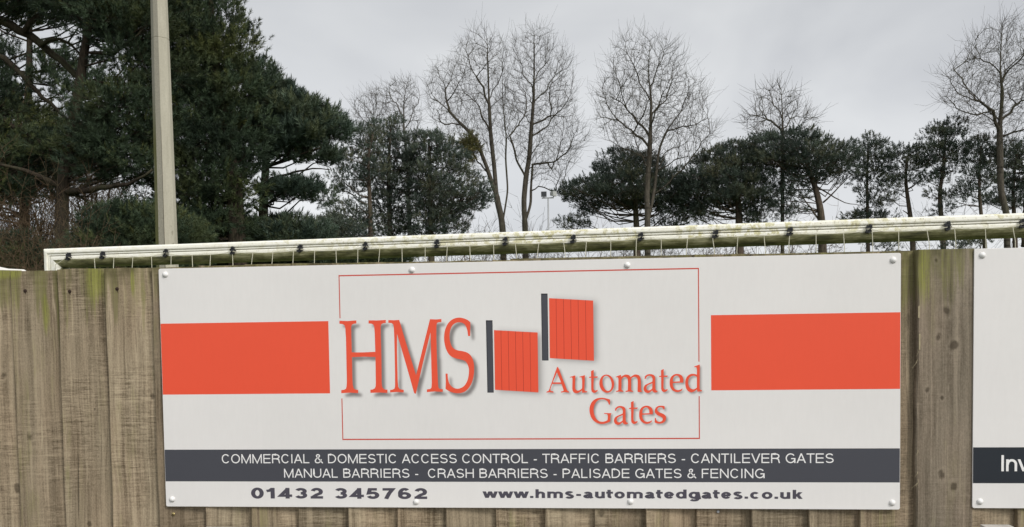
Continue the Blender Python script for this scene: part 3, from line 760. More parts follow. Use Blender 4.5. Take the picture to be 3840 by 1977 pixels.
def line_text(body, l, r, mat, parent, y=Y3, **kw):
    """l, r: (x, y_top, y_base) in photo points at the two ends"""
    a, b_ = D(l[0], l[2]), D(r[0], r[2]); c_, d_ = D(l[0], l[1]), D(r[0], r[1])
    zb = (a[1] + b_[1]) / 2; cap = (c_[1] + d_[1]) / 2 - zb
    return text_fit('lettering', body, a[0], b_[0], zb, cap, y, mat, parent, **kw)


line_text('COMMERCIAL & DOMESTIC ACCESS CONTROL - TRAFFIC BARRIERS - CANTILEVER GATES', (558.5, 1144, 1167.4), (2097, 1139.5, 1163), M['letter_white'], ad, s=0.115, xs=1.06)
line_text('MANUAL BARRIERS -  CRASH BARRIERS - PALISADE GATES & FENCING', (715, 1180.7, 1203.5), (1923.5, 1177.8, 1201.2), M['letter_white'], ad, s=0.115, xs=1.06)
line_text('01432 345762', (632.6, 1228.6, 1255.4), (1074.7, 1227, 1254), M['letter_grey'], ad, s=0.23, xs=1.74)
line_text('www.hms-automatedgates.co.uk', (1216.6, 1230.5, 1252.8), (2019.5, 1232.5, 1255), M['letter_grey'], ad, s=0.225, xs=1.66)


def caps(parent, pts):
    for (x, y) in pts:
        px_, pz_ = D(x, y); b = MB(); b.add(*disc_cap(px_, pz_, 0.0092, 0.0085, 0.0002, 20, 7))
        V, F = [], []
        b.tube([(px_, 0.0, pz_), (px_, -0.0016, pz_)], 0.0102, 20)
        b.build('screw_cap', M['cap'], parent, True)


caps(ad, ((416, 691), (1036.5, 679.5), (1578, 667.5), (2247, 654.5), (433.5, 1256), (1047, 1262.5), (1586, 1262), (2244.5, 1265)))

sx0, sz1 = D(2451, 626)[0], D(2451, 626)[1]; sz0 = D(2450, 1278.5)[1]
sx1 = sx0 + 2.44
ad2 = tag(empty('advert_sign', (sx0 + 1.22, 0, sz0)), 'white board with dark navy band, cut off by the right edge beside the wide plank', 'sign')
panel(sx0, sx1, sz0, sz1, -0.0003, 0.0029, M['white'], ad2)
nb, ntp = D(2451, 1215.5)[1], D(2451, 1125.5)[1]
strip('navy_band', [rect(sx0 + e_, nb, sx1 - e_, ntp)], -0.0008, M['navy'], ad2)
a, c_ = D(2517, 1185.5), D(2517, 1145)
text_fit('lettering', 'Inv', a[0], D(2587.5, 1187)[0], a[1], c_[1] - a[1], -0.0014, M['letter_white'], ad2, s=0.15)
caps(ad2, ((2471, 642.5), (2465, 1262)))
for dx in (0.8, 1.6, 2.4):
    for z in (sz0 + 0.03, sz1 - 0.03):
        b = MB(); b.add(*disc_cap(sx0 + dx, z, 0.0092, 0.0085, 0.0, 20, 7)); b.build('screw_cap', M['cap'], ad2, True)

# pale ledges just under the frame's lower edge
M['concrete'] = plain('pale_concrete', (0.50, 0.48, 0.44), 0.9, 0.15, 25)


def ledge(xa, xb, yt, Yn, label, dep=0.05):
    p, q_ = at(xa, yt, Yn + dep), at(xb, yt, Yn + dep); z = min(p[2], q_[2]); b = MB()
    b.box((p[0], Yn, z - 0.09), (q_[0], Yn + dep, z)); b.box((p[0] + 0.1, Yn + 0.005, 0.0), (p[0] + 0.2, Yn + dep - 0.005, z - 0.0905)); b.box((q_[0] - 0.2 if q_[0] - p[0] > 0.5 else p[0] + 0.202, Yn + 0.005, 0.0), (q_[0] - 0.1 if q_[0] - p[0] > 0.5 else p[0] + 0.21, Yn + dep - 0.005, z - 0.0905))
    return tag(b.build('concrete_rail', M['concrete']), label, 'rail')


ledge(520, 2290, 1325.6, -0.06, 'long pale rail at the lowest edge below the red block sign')
tag(bpy.context.scene.objects['concrete_rail'], cat='rail')
ledge(2466, 2538, 1319.5, -0.06, 'short pale rail end below the navy band sign')

# ------------------------------------------------------------------ football goal behind the fence
n = NT('goal_aluminium', 0.42, 0.4)
vv = n.attr('up')
f1 = n.noise(n.coord((26, 26, 26)), 1.0, 5, 0.7); f2 = n.noise(n.coord((7, 7, 30)), 1.0, 5, 0.7); f3 = n.noise(n.coord((2.2, 2.2, 2.2)), 1.0, 3)
f4 = n.noise(n.coord((90, 90, 70)), 1.0, 3, 0.6)
c = n.ramp(f3, [(0.3, (0.90, 0.885, 0.77)), (0.7, (0.94, 0.93, 0.85))])
tcx = n.n('ShaderNodeTexCoord'); spx = n.n('ShaderNodeSeparateXYZ'); n.l(tcx.outputs['Object'], spx.inputs[0])
lx = n.mrange(spx.outputs[0], -3.0, 0.8, 0.2, 1.0)
lich = n.math('MULTIPLY', n.math('MULTIPLY', n.mrange(f1, 0.45, 0.58), n.mrange(f3, 0.36, 0.56)), lx)
c = n.mix(n.math('MULTIPLY', lich, 0.72), c, (0.50, 0.46, 0.15))
spk = n.math('MULTIPLY', n.math('MULTIPLY', n.mrange(f4, 0.56, 0.64), n.mrange(f1, 0.42, 0.56)), lx)
c = n.mix(n.math('MULTIPLY', spk, 0.45), c, (0.20, 0.14, 0.09))
moss = n.math('ADD', n.mrange(vv, 0.060, 0.042), n.mrange(f2, 0.3, 0.7, -0.28, 0.28))
moss = n.mrange(moss, 0.35, 0.7)
mc = n.ramp(f2, [(0.34, (0.07, 0.07, 0.035)), (0.50, (0.175, 0.172, 0.075)), (0.68, (0.40, 0.385, 0.23))])
c = n.mix(moss, c, mc)
M['goal'] = n.col(c)
g0 = at(118, 627, 2.379); g1p = at(2576, 537, 1.769)
gz_top = 2.13
ax = np.array([g1p[0] - g0[0], g1p[1] - g0[1], 0]); ax /= np.linalg.norm(ax)
tw = np.array([ax[1], -ax[0], 0])      # towards the camera
GL = 6.55
HB = 0.124
prof = [(HB, -0.045), (HB + 0.001, -0.01), (HB - 0.001, 0.024), (HB - 0.005, 0.034), (HB - 0.012, 0.040), (HB - 0.026, 0.043), (HB - 0.0325, 0.042), (HB - 0.0345, 0.039),
        (HB - 0.0350, 0.031), (HB - 0.0360, 0.031), (HB - 0.0372, 0.036), (HB - 0.0465, 0.037), (HB - 0.0475, 0.036), (HB - 0.0478, 0.018), (HB - 0.0515, 0.018), (HB - 0.052, 0.035),
        (HB - 0.060, 0.038), (0.052, 0.039), (0.040, 0.040), (0.026, 0.037), (0.014, 0.029), (0.005, 0.015), (0.0, -0.006), (0.0, -0.03), (0.012, -0.062), (0.03, -0.07), (0.09, -0.07), (0.112, -0.062)]
prof = [(v_ , w_) for v_, w_ in prof]
goal = tag(empty('football_goal', (g0[0] + ax[0] * GL / 2, g0[1] + ax[1] * GL / 2, 0)), 'white football goal with mossy crossbar rising above the fence', 'goal')
base = np.array([g0[0], g0[1], 0.0])
nseg = 60; b = MB(); m = len(prof); V = []; UPA = []
sag = lambda t: 0.0
for k in range(nseg + 1):
    for v_, w_ in prof:
        lo, hi = (HB - v_), GL - (HB - v_)
        t = lo + (hi - lo) * k / nseg
        V.append(base + ax * t + tw * w_ + np.array([0, 0, gz_top - HB + v_ + 0.004 * math.sin(t * 0.9) * 0])); UPA.append(v_)
F = [(k * m + i, (k + 1) * m + i, (k + 1) * m + (i + 1) % m, k * m + (i + 1) % m) for k in range(nseg) for i in range(m)]
b.add(V, F, UPA); b.build('crossbar', M['goal'], goal, attr='up')
for side in (0, 1):
    b = MB(); V = []; UPA = []
    for zq in (None, 1.7, 1.2, 0.6, 0.0):
        for v_, w_ in prof:
            d_ = HB - v_; t = d_ if side == 0 else GL - d_
            z = gz_top - d_ if zq is None else zq
            V.append(base + ax * t + tw * w_ + np.array([0, 0, z])); UPA.append(0.045 + v_ * 0.5)
    F = [(k * m + i, (k + 1) * m + i, (k + 1) * m + (i + 1) % m, k * m + (i + 1) % m) for k in range(4) for i in range(m)]
    if side == 0: F = [f_[::-1] for f_ in F]
    b.add(V, F, UPA); b.build('goal_post', M['goal'], goal, attr='up')


def on_goal(x, y=600):     # distance along the bar for a photo column
    d = ray(x * K, y * K); nn = np.array([ax[1], -ax[0]]); o = base[:2] + tw[:2] * 0.045
    t = ((o - CAM[:2]) @ nn) / (d[:2] @ nn); p = CAM[:2] + d[:2] * t; return (p - base[:2]) @ ax[:2]


clip_t = [on_goal(x, y) for x, y in ((172, 647), (258, 643), (417, 638), (585, 634), (755, 629), (919, 624), (1099, 619), (1271, 612), (1442, 607), (1612, 600), (1800, 592), (1987, 583), (2186, 577), (2384, 567), (2573, 559))]
while clip_t[-1] < GL - 0.4: clip_t.append(clip_t[-1] + 0.39)
zc = gz_top - HB + 0.070
for i, t in enumerate(clip_t):
    b = MB(); p = base + ax * t + tw * 0.034 + np.array([0, 0, zc]); r_ = random.uniform(-0.25, 0.25)
    u_ = ax * math.cos(r_) + np.array([0, 0, 1]) * math.sin(r_); v2 = np.cross(tw, u_)
    def cb(cu, cv, su, sv, d0, d1):
        cu, cv, su, sv, d1 = cu * 1.15, cv * 1.15, su * 1.15, sv * 1.15, d1 * 1.1
        V = [p + u_ * (cu + a_ * su) + v2 * (cv + c2 * sv) * -1 + tw * d for d in (d0, d1) for a_, c2 in ((-1, -1), (1, -1), (1, 1), (-1, 1))]
        b.add(V, [(0, 1, 2, 3), (7, 6, 5, 4), (0, 4, 5, 1), (1, 5, 6, 2), (2, 6, 7, 3), (3, 7, 4, 0)])
    cb(0, 0.0, 0.012, 0.011, 0.0, 0.016); cb(-0.004, 0.016, 0.009, 0.006, 0.002, 0.022); cb(0.004, -0.014, 0.006, 0.005, 0.001, 0.019); cb(0.010, 0.008, 0.007, 0.004, 0.004, 0.012)
    b.tube([p + tw * 0.014 + u_ * 0.006, p + tw * 0.028 + u_ * 0.004 - np.array([0, 0, 0.008]), p + tw * 0.024 - u_ * 0.006 - np.array([0, 0, 0.014])], 0.0035, 6)
    b.build('net_clip', M['clip'], goal)
# net: head rope sagging from clip to clip, cords hanging behind the fence, cross cords
b = MB()
head = []


def head_pt(t):
    for a_, c2 in zip(clip_t[:-1], clip_t[1:]):
        if a_ <= t <= c2:
            s = (t - a_) / (c2 - a_); return base + ax * t + tw * (0.052) + np.array([0, 0, zc - 0.006 - 0.017 * (1 - (2 * s - 1) ** 4)])
    return base + ax * t + tw * 0.052 + np.array([0, 0, zc - 0.02])


b.tube([head_pt(t) for t in np.linspace(clip_t[0], clip_t[-1], 260)], 0.0016, 5)
b.tube([head_pt(t) + np.array([0, 0, 0.004 + 0.003 * math.sin(t * 23)]) for t in np.linspace(clip_t[0], clip_t[-1], 260)], 0.0012, 5)
cell_n = 0.137
cord_t = np.arange(on_goal(239, 660), clip_t[-1], cell_n) + rng.uniform(-0.006, 0.006, len(np.arange(on_goal(239, 660), clip_t[-1], cell_n)))
rows = []
for i, t in enumerate(cord_t):
    h0 = head_pt(t); amp = rng.uniform(-0.006, 0.006); rws = []
    path = [h0]
    nrow = 12
    for r_ in range(1, nrow + 1):
        dep = 0.155 * r_
        dr = h0 + tw * (0.012 * r_ + 0.0025 * r_ * r_) + ax * (amp * math.sin(r_ * 1.1) + rng.uniform(-0.006, 0.006)) + np.array([0, 0, -dep + 0.012 * math.sin(t * 2.1 + r_) + rng.uniform(-0.008, 0.008)])
        mid = (path[-1] + dr) / 2 + ax * (amp * 0.9) + tw * rng.uniform(-0.004, 0.004)
        path += [mid, dr]; rws.append(dr)
    rows.append(rws)
    b.tube(path, 0.0021, 5)
for r_ in range(12):
    b.tube([rw[r_] for rw in rows], 0.0019, 5)
p0 = base + ax * clip_t[0] + tw * 0.06 + np.array([0, 0, zc - 0.01])
b.tube([p0, base + ax * (clip_t[0] - 0.09) + tw * 0.055 + np.array([0, 0, zc - 0.055]), base + ax * 0.10 + tw * 0.05 + np.array([0, 0, zc - 0.085]), base + ax * 0.07 + tw * 0.05 + np.array([0, 0, zc - 0.3])], 0.0022, 5)
b.build('net', M['net'], goal)

# white tube end showing at the far left above the fence
b = MB()
pa, pb = at(-60, 670, 1.2), at(56, 688, 1.2)
b.tube([pa, at(20, 682, 1.2) + np.array([0, 0, -0.01]), pb, pb + np.array([0.25, 0, -0.16])], 0.022, 12)
b.tube([pa + np.array([-0.6, 0.05, 0.02]), pa], 0.022, 12); b.tube([pb + np.array([0.25, 0, -0.16]), pb + np.array([0.27, 0, -1.8])], 0.022, 12); b.tube([pa + np.array([-0.6, 0.05, 0.02]), pa + np.array([-0.62, 0.05, -1.9])], 0.022, 12)
tag(b.build('white_hurdle', M['paint_white'], smooth=True), 'white bent tube just showing over the fence left of the goal post', 'hurdle')

# ------------------------------------------------------------------ lighting column and distant floodlight
n = NT('column_concrete', 0.8, 0.2)
f = n.noise(n.coord((9, 9, 1.2)), 1.0, 6, 0.65); g = n.noise(n.coord((60, 60, 50)), 1.0, 4, 0.7)
c = n.ramp(n.math('ADD', n.math('MULTIPLY', f, 0.6), n.math('MULTIPLY', g, 0.4)), [(0.34, (0.36, 0.335, 0.265)), (0.62, (0.50, 0.47, 0.385))])
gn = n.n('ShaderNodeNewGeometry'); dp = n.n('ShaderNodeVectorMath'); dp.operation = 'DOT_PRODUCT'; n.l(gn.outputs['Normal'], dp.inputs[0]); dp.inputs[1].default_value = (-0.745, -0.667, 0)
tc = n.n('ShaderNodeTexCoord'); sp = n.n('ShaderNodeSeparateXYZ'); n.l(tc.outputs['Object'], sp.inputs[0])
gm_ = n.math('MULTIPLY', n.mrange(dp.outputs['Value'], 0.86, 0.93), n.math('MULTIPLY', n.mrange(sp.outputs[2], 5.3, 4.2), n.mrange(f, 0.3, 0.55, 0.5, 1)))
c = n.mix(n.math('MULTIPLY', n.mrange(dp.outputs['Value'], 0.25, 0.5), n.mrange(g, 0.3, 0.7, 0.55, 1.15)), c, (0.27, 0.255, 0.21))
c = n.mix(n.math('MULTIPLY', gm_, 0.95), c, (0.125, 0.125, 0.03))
spt = n.math('MULTIPLY', n.mrange(n.noise(n.coord((13, 13, 10)), 1.0, 4), 0.6, 0.7), n.mrange(sp.outputs[2], 4.0, 2.6))
c = n.mix(n.math('MULTIPLY', spt, 0.6), c, (0.16, 0.15, 0.11))
n.bump(g, 0.3, 0.004)
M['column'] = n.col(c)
YP = 9.0
pc = at(419.5, 615, YP); pt_ = at(400, 0, YP)
depth = (pc - CAM) @ FW
r_low = 52 * K * depth / FPX / 2; r_top = 40.5 * K * ((pt_ - CAM) @ FW) / FPX / 2
ptop = pt_[2]; zs = at(403, 101, YP)[2]
colm = tag(empty('lighting_column', (pc[0], YP, 0)), 'tall pale octagonal concrete lighting column with algae on its left face', 'lighting column')
rr = lambda z: r_low + (r_top - r_low) * (z - pc[2]) / (ptop - pc[2])
rot = R(12)


VA = math.atan2(pc[0] - CAM[0], YP - CAM[1])


def octo(z, r):
    V = []
    for k in range(4):
        for a0 in (45.6, 78.6):
            t = R(a0 + 90 * k)
            V.append((pc[0] + r * (-math.cos(VA) * math.cos(t) - math.sin(VA) * math.sin(t)), YP + r * (math.sin(VA) * math.cos(t) - math.cos(VA) * math.sin(t)), z))
    return V


def octo_obj(zsr, name):
    b = MB(); V = []
    for z, r in zsr: V += octo(z, r)
    F = [(k * 8 + i, k * 8 + (i + 1) % 8, (k + 1) * 8 + (i + 1) % 8, (k + 1) * 8 + i) for k in range(len(zsr) - 1) for i in range(8)]
    F.append(tuple((len(zsr) - 1) * 8 + i for i in range(8)))
    b.add(V, F); return b.build(name, M['column'], colm)


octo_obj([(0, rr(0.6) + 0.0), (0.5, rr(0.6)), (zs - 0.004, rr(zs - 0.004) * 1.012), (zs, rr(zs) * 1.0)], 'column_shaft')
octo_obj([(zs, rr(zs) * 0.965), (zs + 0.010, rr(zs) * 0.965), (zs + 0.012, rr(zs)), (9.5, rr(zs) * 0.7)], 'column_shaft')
def edge_pt(z, deg, k=1.002):
    t, r = R(deg), rr(z) * k
    return np.array([pc[0] + r * (-math.cos(VA) * math.cos(t) - math.sin(VA) * math.sin(t)), YP + r * (math.sin(VA) * math.cos(t) - math.cos(VA) * math.sin(t)), z])


b = MB(); b.tube([edge_pt(z, 78.6) for z in np.linspace(0.5, zs - 1.3, 14)], [0.006 * (1 - 0.7 * k / 13) for k in range(14)], 5); b.build('edge_crack', plain('dark_crack', (0.05, 0.04, 0.025), 0.9, 0.3, 20), colm)
b = MB(); b.tube([(pc[0], YP, 9.5), (pc[0], YP, 10.1), (pc[0] - 0.2, YP, 10.5), (pc[0] - 0.9, YP, 10.7)], 0.04, 10); b.build('bracket_arm', M['steel'], colm, True)
b = MB(); b.box((pc[0] - 1.4, YP - 0.14, 10.62), (pc[0] - 0.9, YP + 0.14, 10.78)); b.build('lantern', M['lamp_pale'], colm)

YF = 35.0
pf = at(1379.5, 600, YF); ptf = at(1379, 500, YF)
fl = tag(empty('floodlight_mast', (pf[0], YF, 0)), 'thin grey floodlight mast with two box lamps beside the forked bare tree', 'floodlight')
b = MB(); b.tube([(pf[0], YF, 0), (pf[0], YF, 3.2), (ptf[0], YF, ptf[2])], [0.075, 0.06, 0.035], 10); b.build('mast', M['steel'], fl, True)
p, q_ = at(1363, 498.5, YF), at(1393, 498.5, YF); b = MB(); b.box((p[0], YF - 0.03, p[2] - 0.025), (q_[0], YF + 0.03, p[2] + 0.025)); b.build('cross_arm', M['steel'], fl)


def flood(x0, x1, y0, y1, mat, yaw):
    p, q_ = at(x0, y1, YF), at(x1, y0, YF); cx, cz = (p[0] + q_[0]) / 2, (p[2] + q_[2]) / 2; w, h = (q_[0] - p[0]) / 2, (q_[2] - p[2]) / 2
    ca, sa = math.cos(yaw), math.sin(yaw)
    b = MB(); V = []
    for d, k in ((-0.09, 1.0), (0.02, 1.0), (0.14, 0.62)):
        for a_, c2 in ((-1, -1), (1, -1), (1, 1), (-1, 1)):
            lx, ly, lz = a_ * w * k, d, c2 * h * k; V.append((cx + lx * ca - ly * sa, YF + lx * sa + ly * ca, cz + lz))
    b.add(V, [(0, 1, 2, 3)] + [(j * 4 + i, j * 4 + (i + 1) % 4, j * 4 + 4 + (i + 1) % 4, j * 4 + 4 + i) for j in (0, 1) for i in range(4)] + [(11, 10, 9, 8)])
    o = b.build('floodlight_head', M['lamp_pale'] if mat is M['lamp_pale'] else M['grille'], fl)
    b = MB(); V = []
    for a_, c2 in ((-1, -1), (1, -1), (1, 1), (-1, 1)):
        lx, ly, lz = a_ * w * 0.88, -0.093, c2 * h * 0.86; V.append((cx + lx * ca - ly * sa, YF + lx * sa + ly * ca, cz + lz))
    b.add(V, [(0, 1, 2, 3)]); b.build('lamp_glass', M['lamp_dark'] if mat is M['lamp_dark'] else M['lamp_pale'], o)
    b = MB(); b.tube([(cx, YF, cz - h), (cx, YF, p[2] - 0.08)], 0.02, 6); b.build('lamp_bracket', M['grille'], o)


flood(1361.5, 1375, 482.5, 495.5, M['lamp_dark'], 0.0)
flood(1385.5, 1399, 481.5, 494, M['lamp_pale'], 0.9)

# ------------------------------------------------------------------ trees
def prisms(A, B, ra, rb, n_=5):
    """one tapered prism per branch segment, all in one go"""
    A, B = np.asarray(A), np.asarray(B); d = B - A; L = np.linalg.norm(d, axis=1)[:, None] + 1e-9; t = d / L
    ref = np.where(np.abs(t[:, 2:3]) > 0.85, np.array([[1.0, 0, 0]]), np.array([[0, 0, 1.0]]))
    u = np.cross(t, ref); u /= np.linalg.norm(u, axis=1)[:, None] + 1e-9; v = np.cross(t, u)
    th = np.arange(n_) * 2 * math.pi / n_
    ring = np.cos(th)[None, :, None] * u[:, None] + np.sin(th)[None, :, None] * v[:, None]
    ov = t * np.minimum(ra, L[:, 0] * 0.4)[:, None] * 0.5
    V = np.concatenate([(A - ov)[:, None] + ring * ra[:, None, None], (B + ov * 0.6)[:, None] + ring * rb[:, None, None]], 1)
    k = np.arange(n_); q = np.stack([k, (k + 1) % n_, n_ + (k + 1) % n_, n_ + k], 1)
    F = (np.arange(len(A)) * 2 * n_)[:, None, None] + q[None]
    return V.reshape(-1, 3), F.reshape(-1, 4)


def in_poly(P, x, z):
    P = np.asarray(P); ins = np.zeros(len(x), bool)
    for (a, b_), (c_, d_) in zip(P, np.roll(P, -1, 0)):
        if b_ == d_: continue
        ins ^= ((b_ > z) != (d_ > z)) & (x < (c_ - a) * (z - b_) / (d_ - b_) + a)
    return ins


def outline(px, Y): return np.array([at(x, y, Y)[[0, 2]] for x, y in px])


def sample_vol(P, Y, n_, depth=0.8, rg=rng, maxd=99.0):
    """points inside the volume whose front outline is P, as deep as it is wide"""
    lo, hi = P.min(0), P.max(0); out = []
    while len(out) < n_:
        x = rg.uniform(lo[0], hi[0], n_ * 2); z = rg.uniform(lo[1], hi[1], n_ * 2); k = in_poly(P, x, z); x, z = x[k], z[k]
        for xx, zz in zip(x, z):
            xi = []
            for (a, b_), (c_, d_) in zip(P, np.roll(P, -1, 0)):
                if (b_ > zz) != (d_ > zz): xi.append((c_ - a) * (zz - b_) / (d_ - b_) + a)
            l_ = max([q for q in xi if q <= xx], default=xx); r_ = min([q for q in xi if q >= xx], default=xx)
            hw = (r_ - l_) / 2; dd = min(maxd, depth * math.sqrt(max(0, hw * hw - (xx - (l_ + r_) / 2) ** 2)))
            out.append((xx, Y + rg.uniform(-1, 1) * dd, zz))
            if len(out) >= n_: break
    return np.array(out)


def resample(pts, step):
    pts = np.asarray(pts, float); d = np.concatenate([[0], np.cumsum(np.linalg.norm(np.diff(pts, axis=0), axis=1))])
    n_ = max(2, int(d[-1] / step) + 1); s = np.linspace(0, d[-1], n_)
    # smooth through the points
    P = np.stack([np.interp(s, d, pts[:, i]) for i in range(3)], 1)
    for _ in range(2): P[1:-1] = (P[:-2] + 2 * P[1:-1] + P[2:]) / 4
    return P


def z2(p): return (805 + p[0] * 0.5313, p[1] * 0.5313)


def z3(p): return (1677 + p[0] * 0.5313, p[1] * 0.5313)


def bare_tree(name, label, Y, trunks, limbs, crown, n_att, base_r, seed, step=0.27, mat='bark_bare', r0=0.0066, twig=1.0, group='bare trees on the skyline', infl=2.2, depth=0.7):
    rg = np.random.default_rng(seed)
    nodes, par = [], []

    def addline(P, p_idx):
        for q in P:
            nodes.append(q); par.append(p_idx); p_idx = len(nodes) - 1
    for px in trunks:
        P = np.array([at(x, y, Y) for x, y in px])
        if not nodes:
            g = P[0].copy(); g[2] = -0.2; g[0] += (P[0][0] - P[1][0]) * 0.2; P = np.vstack([g, P]); P[:, 1] += rg.normal(0, 0.12, len(P)).cumsum() * 0.6
            addline(resample(P, step), -1)
        else:
            N_ = np.array(nodes); off = rg.uniform(-0.5, 0.5); P[:, 1] += np.linspace(0, off * 4, len(P))
            i = int(np.argmin(np.linalg.norm(N_[:, [0, 2]] - P[0][[0, 2]], axis=1))); P[:, 1] += nodes[i][1] - P[0][1]
            addline(resample(np.vstack([nodes[i], P[1:]]), step)[1:], i)
    for px in limbs:
        P = np.array([at(x, y, Y) for x, y in px]); N_ = np.array(nodes)
        i = int(np.argmin(np.linalg.norm(N_[:, [0, 2]] - P[0][[0, 2]], axis=1)))
        dd = np.linalg.norm(P[:, [0, 2]] - P[0][[0, 2]], axis=1)
        P[:, 1] = nodes[i][1] + dd * rg.uniform(-0.55, 0.55)
        Q = resample(np.vstack([nodes[i], P[1:]]), step)
        w_ = np.linspace(0, 1, len(Q)); ph = rg.uniform(0, 6.28, 4)
        Q[:, 0] += (0.07 * np.sin(w_ * 11 + ph[0]) + 0.03 * np.sin(w_ * 23 + ph[1])) * np.minimum(1, w_ * 5); Q[:, 2] += (0.07 * np.sin(w_ * 9 + ph[2]) + 0.03 * np.sin(w_ * 27 + ph[3])) * np.minimum(1, w_ * 5)
        addline(Q[1:], i)
    P = outline(crown, Y)
    SK0 = np.array(nodes); na = n_att // 85
    tg = sample_vol(P, Y, na * 3, depth, rg); zlo, zhi = P[:, 1].min(), P[:, 1].max()
    for g_ in tg[:na]:
        hd = np.linalg.norm(SK0[:, :2] - g_[:2], axis=1); want = g_[2] - (0.75 + 0.5 * rg.uniform()) * hd
        sc_ = np.abs(SK0[:, 2] - want) + 0.35 * hd; sc_[SK0[:, 2] < zlo - 0.15 * (zhi - zlo)] += 50
        i = int(np.argmin(sc_)); a = SK0[i]; v_ = g_ - a; L_ = np.linalg.norm(v_)
        if L_ < 1.0: continue
        end = a + v_ * rg.uniform(0.75, 1.0); m1_ = a + v_ * 0.33 + np.array([0, 0, -0.07 * L_]); m2_ = a + v_ * 0.66 + np.array([0, 0, -0.06 * L_])
        Q = resample([a, m1_, m2_, end], step); w_ = np.linspace(0, 1, len(Q))[:, None]
        wob_ = rg.normal(0, 0.10, (len(Q), 3)).cumsum(0) * 0.45; wob_ -= wob_[0]; Q = Q + wob_ * np.minimum(1, w_ * 4)
        addline(Q[1:], i)
    n_sk = len(nodes)
    zl_, zh_ = P[:, 1].min(), P[:, 1].max(); SK = np.array(nodes); sm = SK[np.abs(SK[:, 2] - (zl_ + 0.1 * (zh_ - zl_))) < 0.6]
    O_ = (sm[0] if len(sm) else SK[0]).copy(); O_[2] = zl_ - 0.12 * (zh_ - zl_)
    A = sample_vol(P, Y, int(n_att * 2.3), depth, rg)
    # bias attractors towards the outer crown
    N_ = np.array(nodes); par = list(par)
    nd = np.full(len(A), 1e9); ni = np.zeros(len(A), int)

    def upd(lo):
        M_ = N_[lo:]
        for c0 in range(0, len(M_), 400):
            D_ = np.linalg.norm(A[:, None] - M_[None, c0:c0 + 400], axis=2); j = D_.argmin(1); dm = D_[np.arange(len(A)), j]
            k = dm < nd; nd[k] = dm[k]; ni[k] = lo + c0 + j[k]
    upd(0)
    kill = step * 1.02
    for it in range(110):
        k = (nd < infl) & (nd > kill)
        if k.sum() < 3: break
        idx = ni[k]; dirs = A[k] - N_[idx]; dirs /= np.linalg.norm(dirs, axis=1)[:, None]
        acc = np.zeros((len(N_), 3)); np.add.at(acc, idx, dirs); u = np.unique(idx)
        dv = acc[u]; dv /= np.linalg.norm(dv, axis=1)[:, None] + 1e-9
        pd_ = N_[u] - N_[np.array(par)[u]]; pd_ /= np.linalg.norm(pd_, axis=1)[:, None] + 1e-9
        fl_ = N_[u] - O_; fl_ /= np.linalg.norm(fl_, axis=1)[:, None]
        dv = dv + 0.55 * pd_ + 0.30 * fl_ + rg.normal(0, 0.2, dv.shape); dv[:, 2] += 0.12; dv /= np.linalg.norm(dv, axis=1)[:, None]
        new = N_[u] + dv * step
        use = np.bincount(np.array(par)[np.array(par) >= 0], minlength=len(N_))[u] < 4
        for c0 in range(0, len(new), 200):
            use[c0:c0 + 200] &= np.linalg.norm(new[c0:c0 + 200, None] - N_[None], axis=2).min(1) > 0.45 * step
        if not use.any(): break
        lo = len(N_); N_ = np.vstack([N_, new[use]]); par += list(u[use])
        keep = nd > kill
        A, nd, ni = A[keep], nd[keep], ni[keep]
        if not len(A): break
        upd(lo)
    par = np.array(par); n_ = len(N_)
    for _ in range(3):
        cs_ = np.zeros((n_, 3)); cc = np.zeros(n_); v_ = par >= 0
        np.add.at(cs_, par[v_], N_[v_]); np.add.at(cc, par[v_], 1); mv = (cc > 0) & v_ & (np.arange(n_) >= n_sk)
        N_[mv] = 0.5 * N_[mv] + 0.25 * N_[par[mv]] + 0.25 * cs_[mv] / cc[mv][:, None]
    cnt = np.zeros(n_); child = np.bincount(par[par >= 0], minlength=n_)
    cnt[child == 0] = 1
    for i in range(n_ - 1, 0, -1):
        if par[i] >= 0: cnt[par[i]] += cnt[i]
    cnt = cnt.astype(float)
    pw = math.log(base_r / r0) / math.log(max(cnt[0], 2))
    rad = r0 * cnt ** pw
    i = np.where(par >= 0)[0]; pa = par[i]
    ra = np.minimum(rad[pa], rad[i] * 1.35 + 0.004); rb = rad[i]
    t = empty(name, (N_[0][0], N_[0][1], 0)); tag(t, label, 'tree', group)
    thick = rb > 0.05
    # twigs
    thin = np.where(rad < 0.022)[0]; thin = thin[par[thin] >= 0]
    rep = np.repeat(thin, rg.poisson(1.35 * twig, len(thin)))
    dirn = N_[rep] - N_[par[rep]]; dirn /= np.linalg.norm(dirn, axis=1)[:, None] + 1e-9
    fl_ = N_[rep] - O_; fl_ /= np.linalg.norm(fl_, axis=1)[:, None]
    td = dirn * 0.6 + fl_ * 0.3 + rg.normal(0, 0.5, dirn.shape); td[:, 2] += 0.2; td /= np.linalg.norm(td, axis=1)[:, None] + 1e-9
    L = np.where(rg.uniform(size=len(rep)) < 0.12, rg.uniform(0.9, 1.7, len(rep)), rg.uniform(0.3, 0.95, len(rep)))[:, None]; s0 = N_[rep]; s1 = s0 + td * L * 0.5
    td2 = td + rg.normal(0, 0.22, td.shape); td2[:, 2] += 0.2; td2 /= np.linalg.norm(td2, axis=1)[:, None]; s2 = s1 + td2 * L * 0.5
    rt = np.full(len(rep), r0 * 0.85)
    Va, Fa = prisms(N_[pa][thick], N_[i][thick], ra[thick], rb[thick], 8)
    o1 = mesh_obj('trunk', Va, Fa, M[mat], t, True)
    Vb, Fb = prisms(np.vstack([N_[pa][~thick], s0, s1]), np.vstack([N_[i][~thick], s1, s2]), np.concatenate([ra[~thick], rt, rt * 0.9]), np.concatenate([rb[~thick], rt * 0.9, rt * 0.5]), 3)
    mesh_obj('crown', Vb, Fb, M[mat], t)
    return t


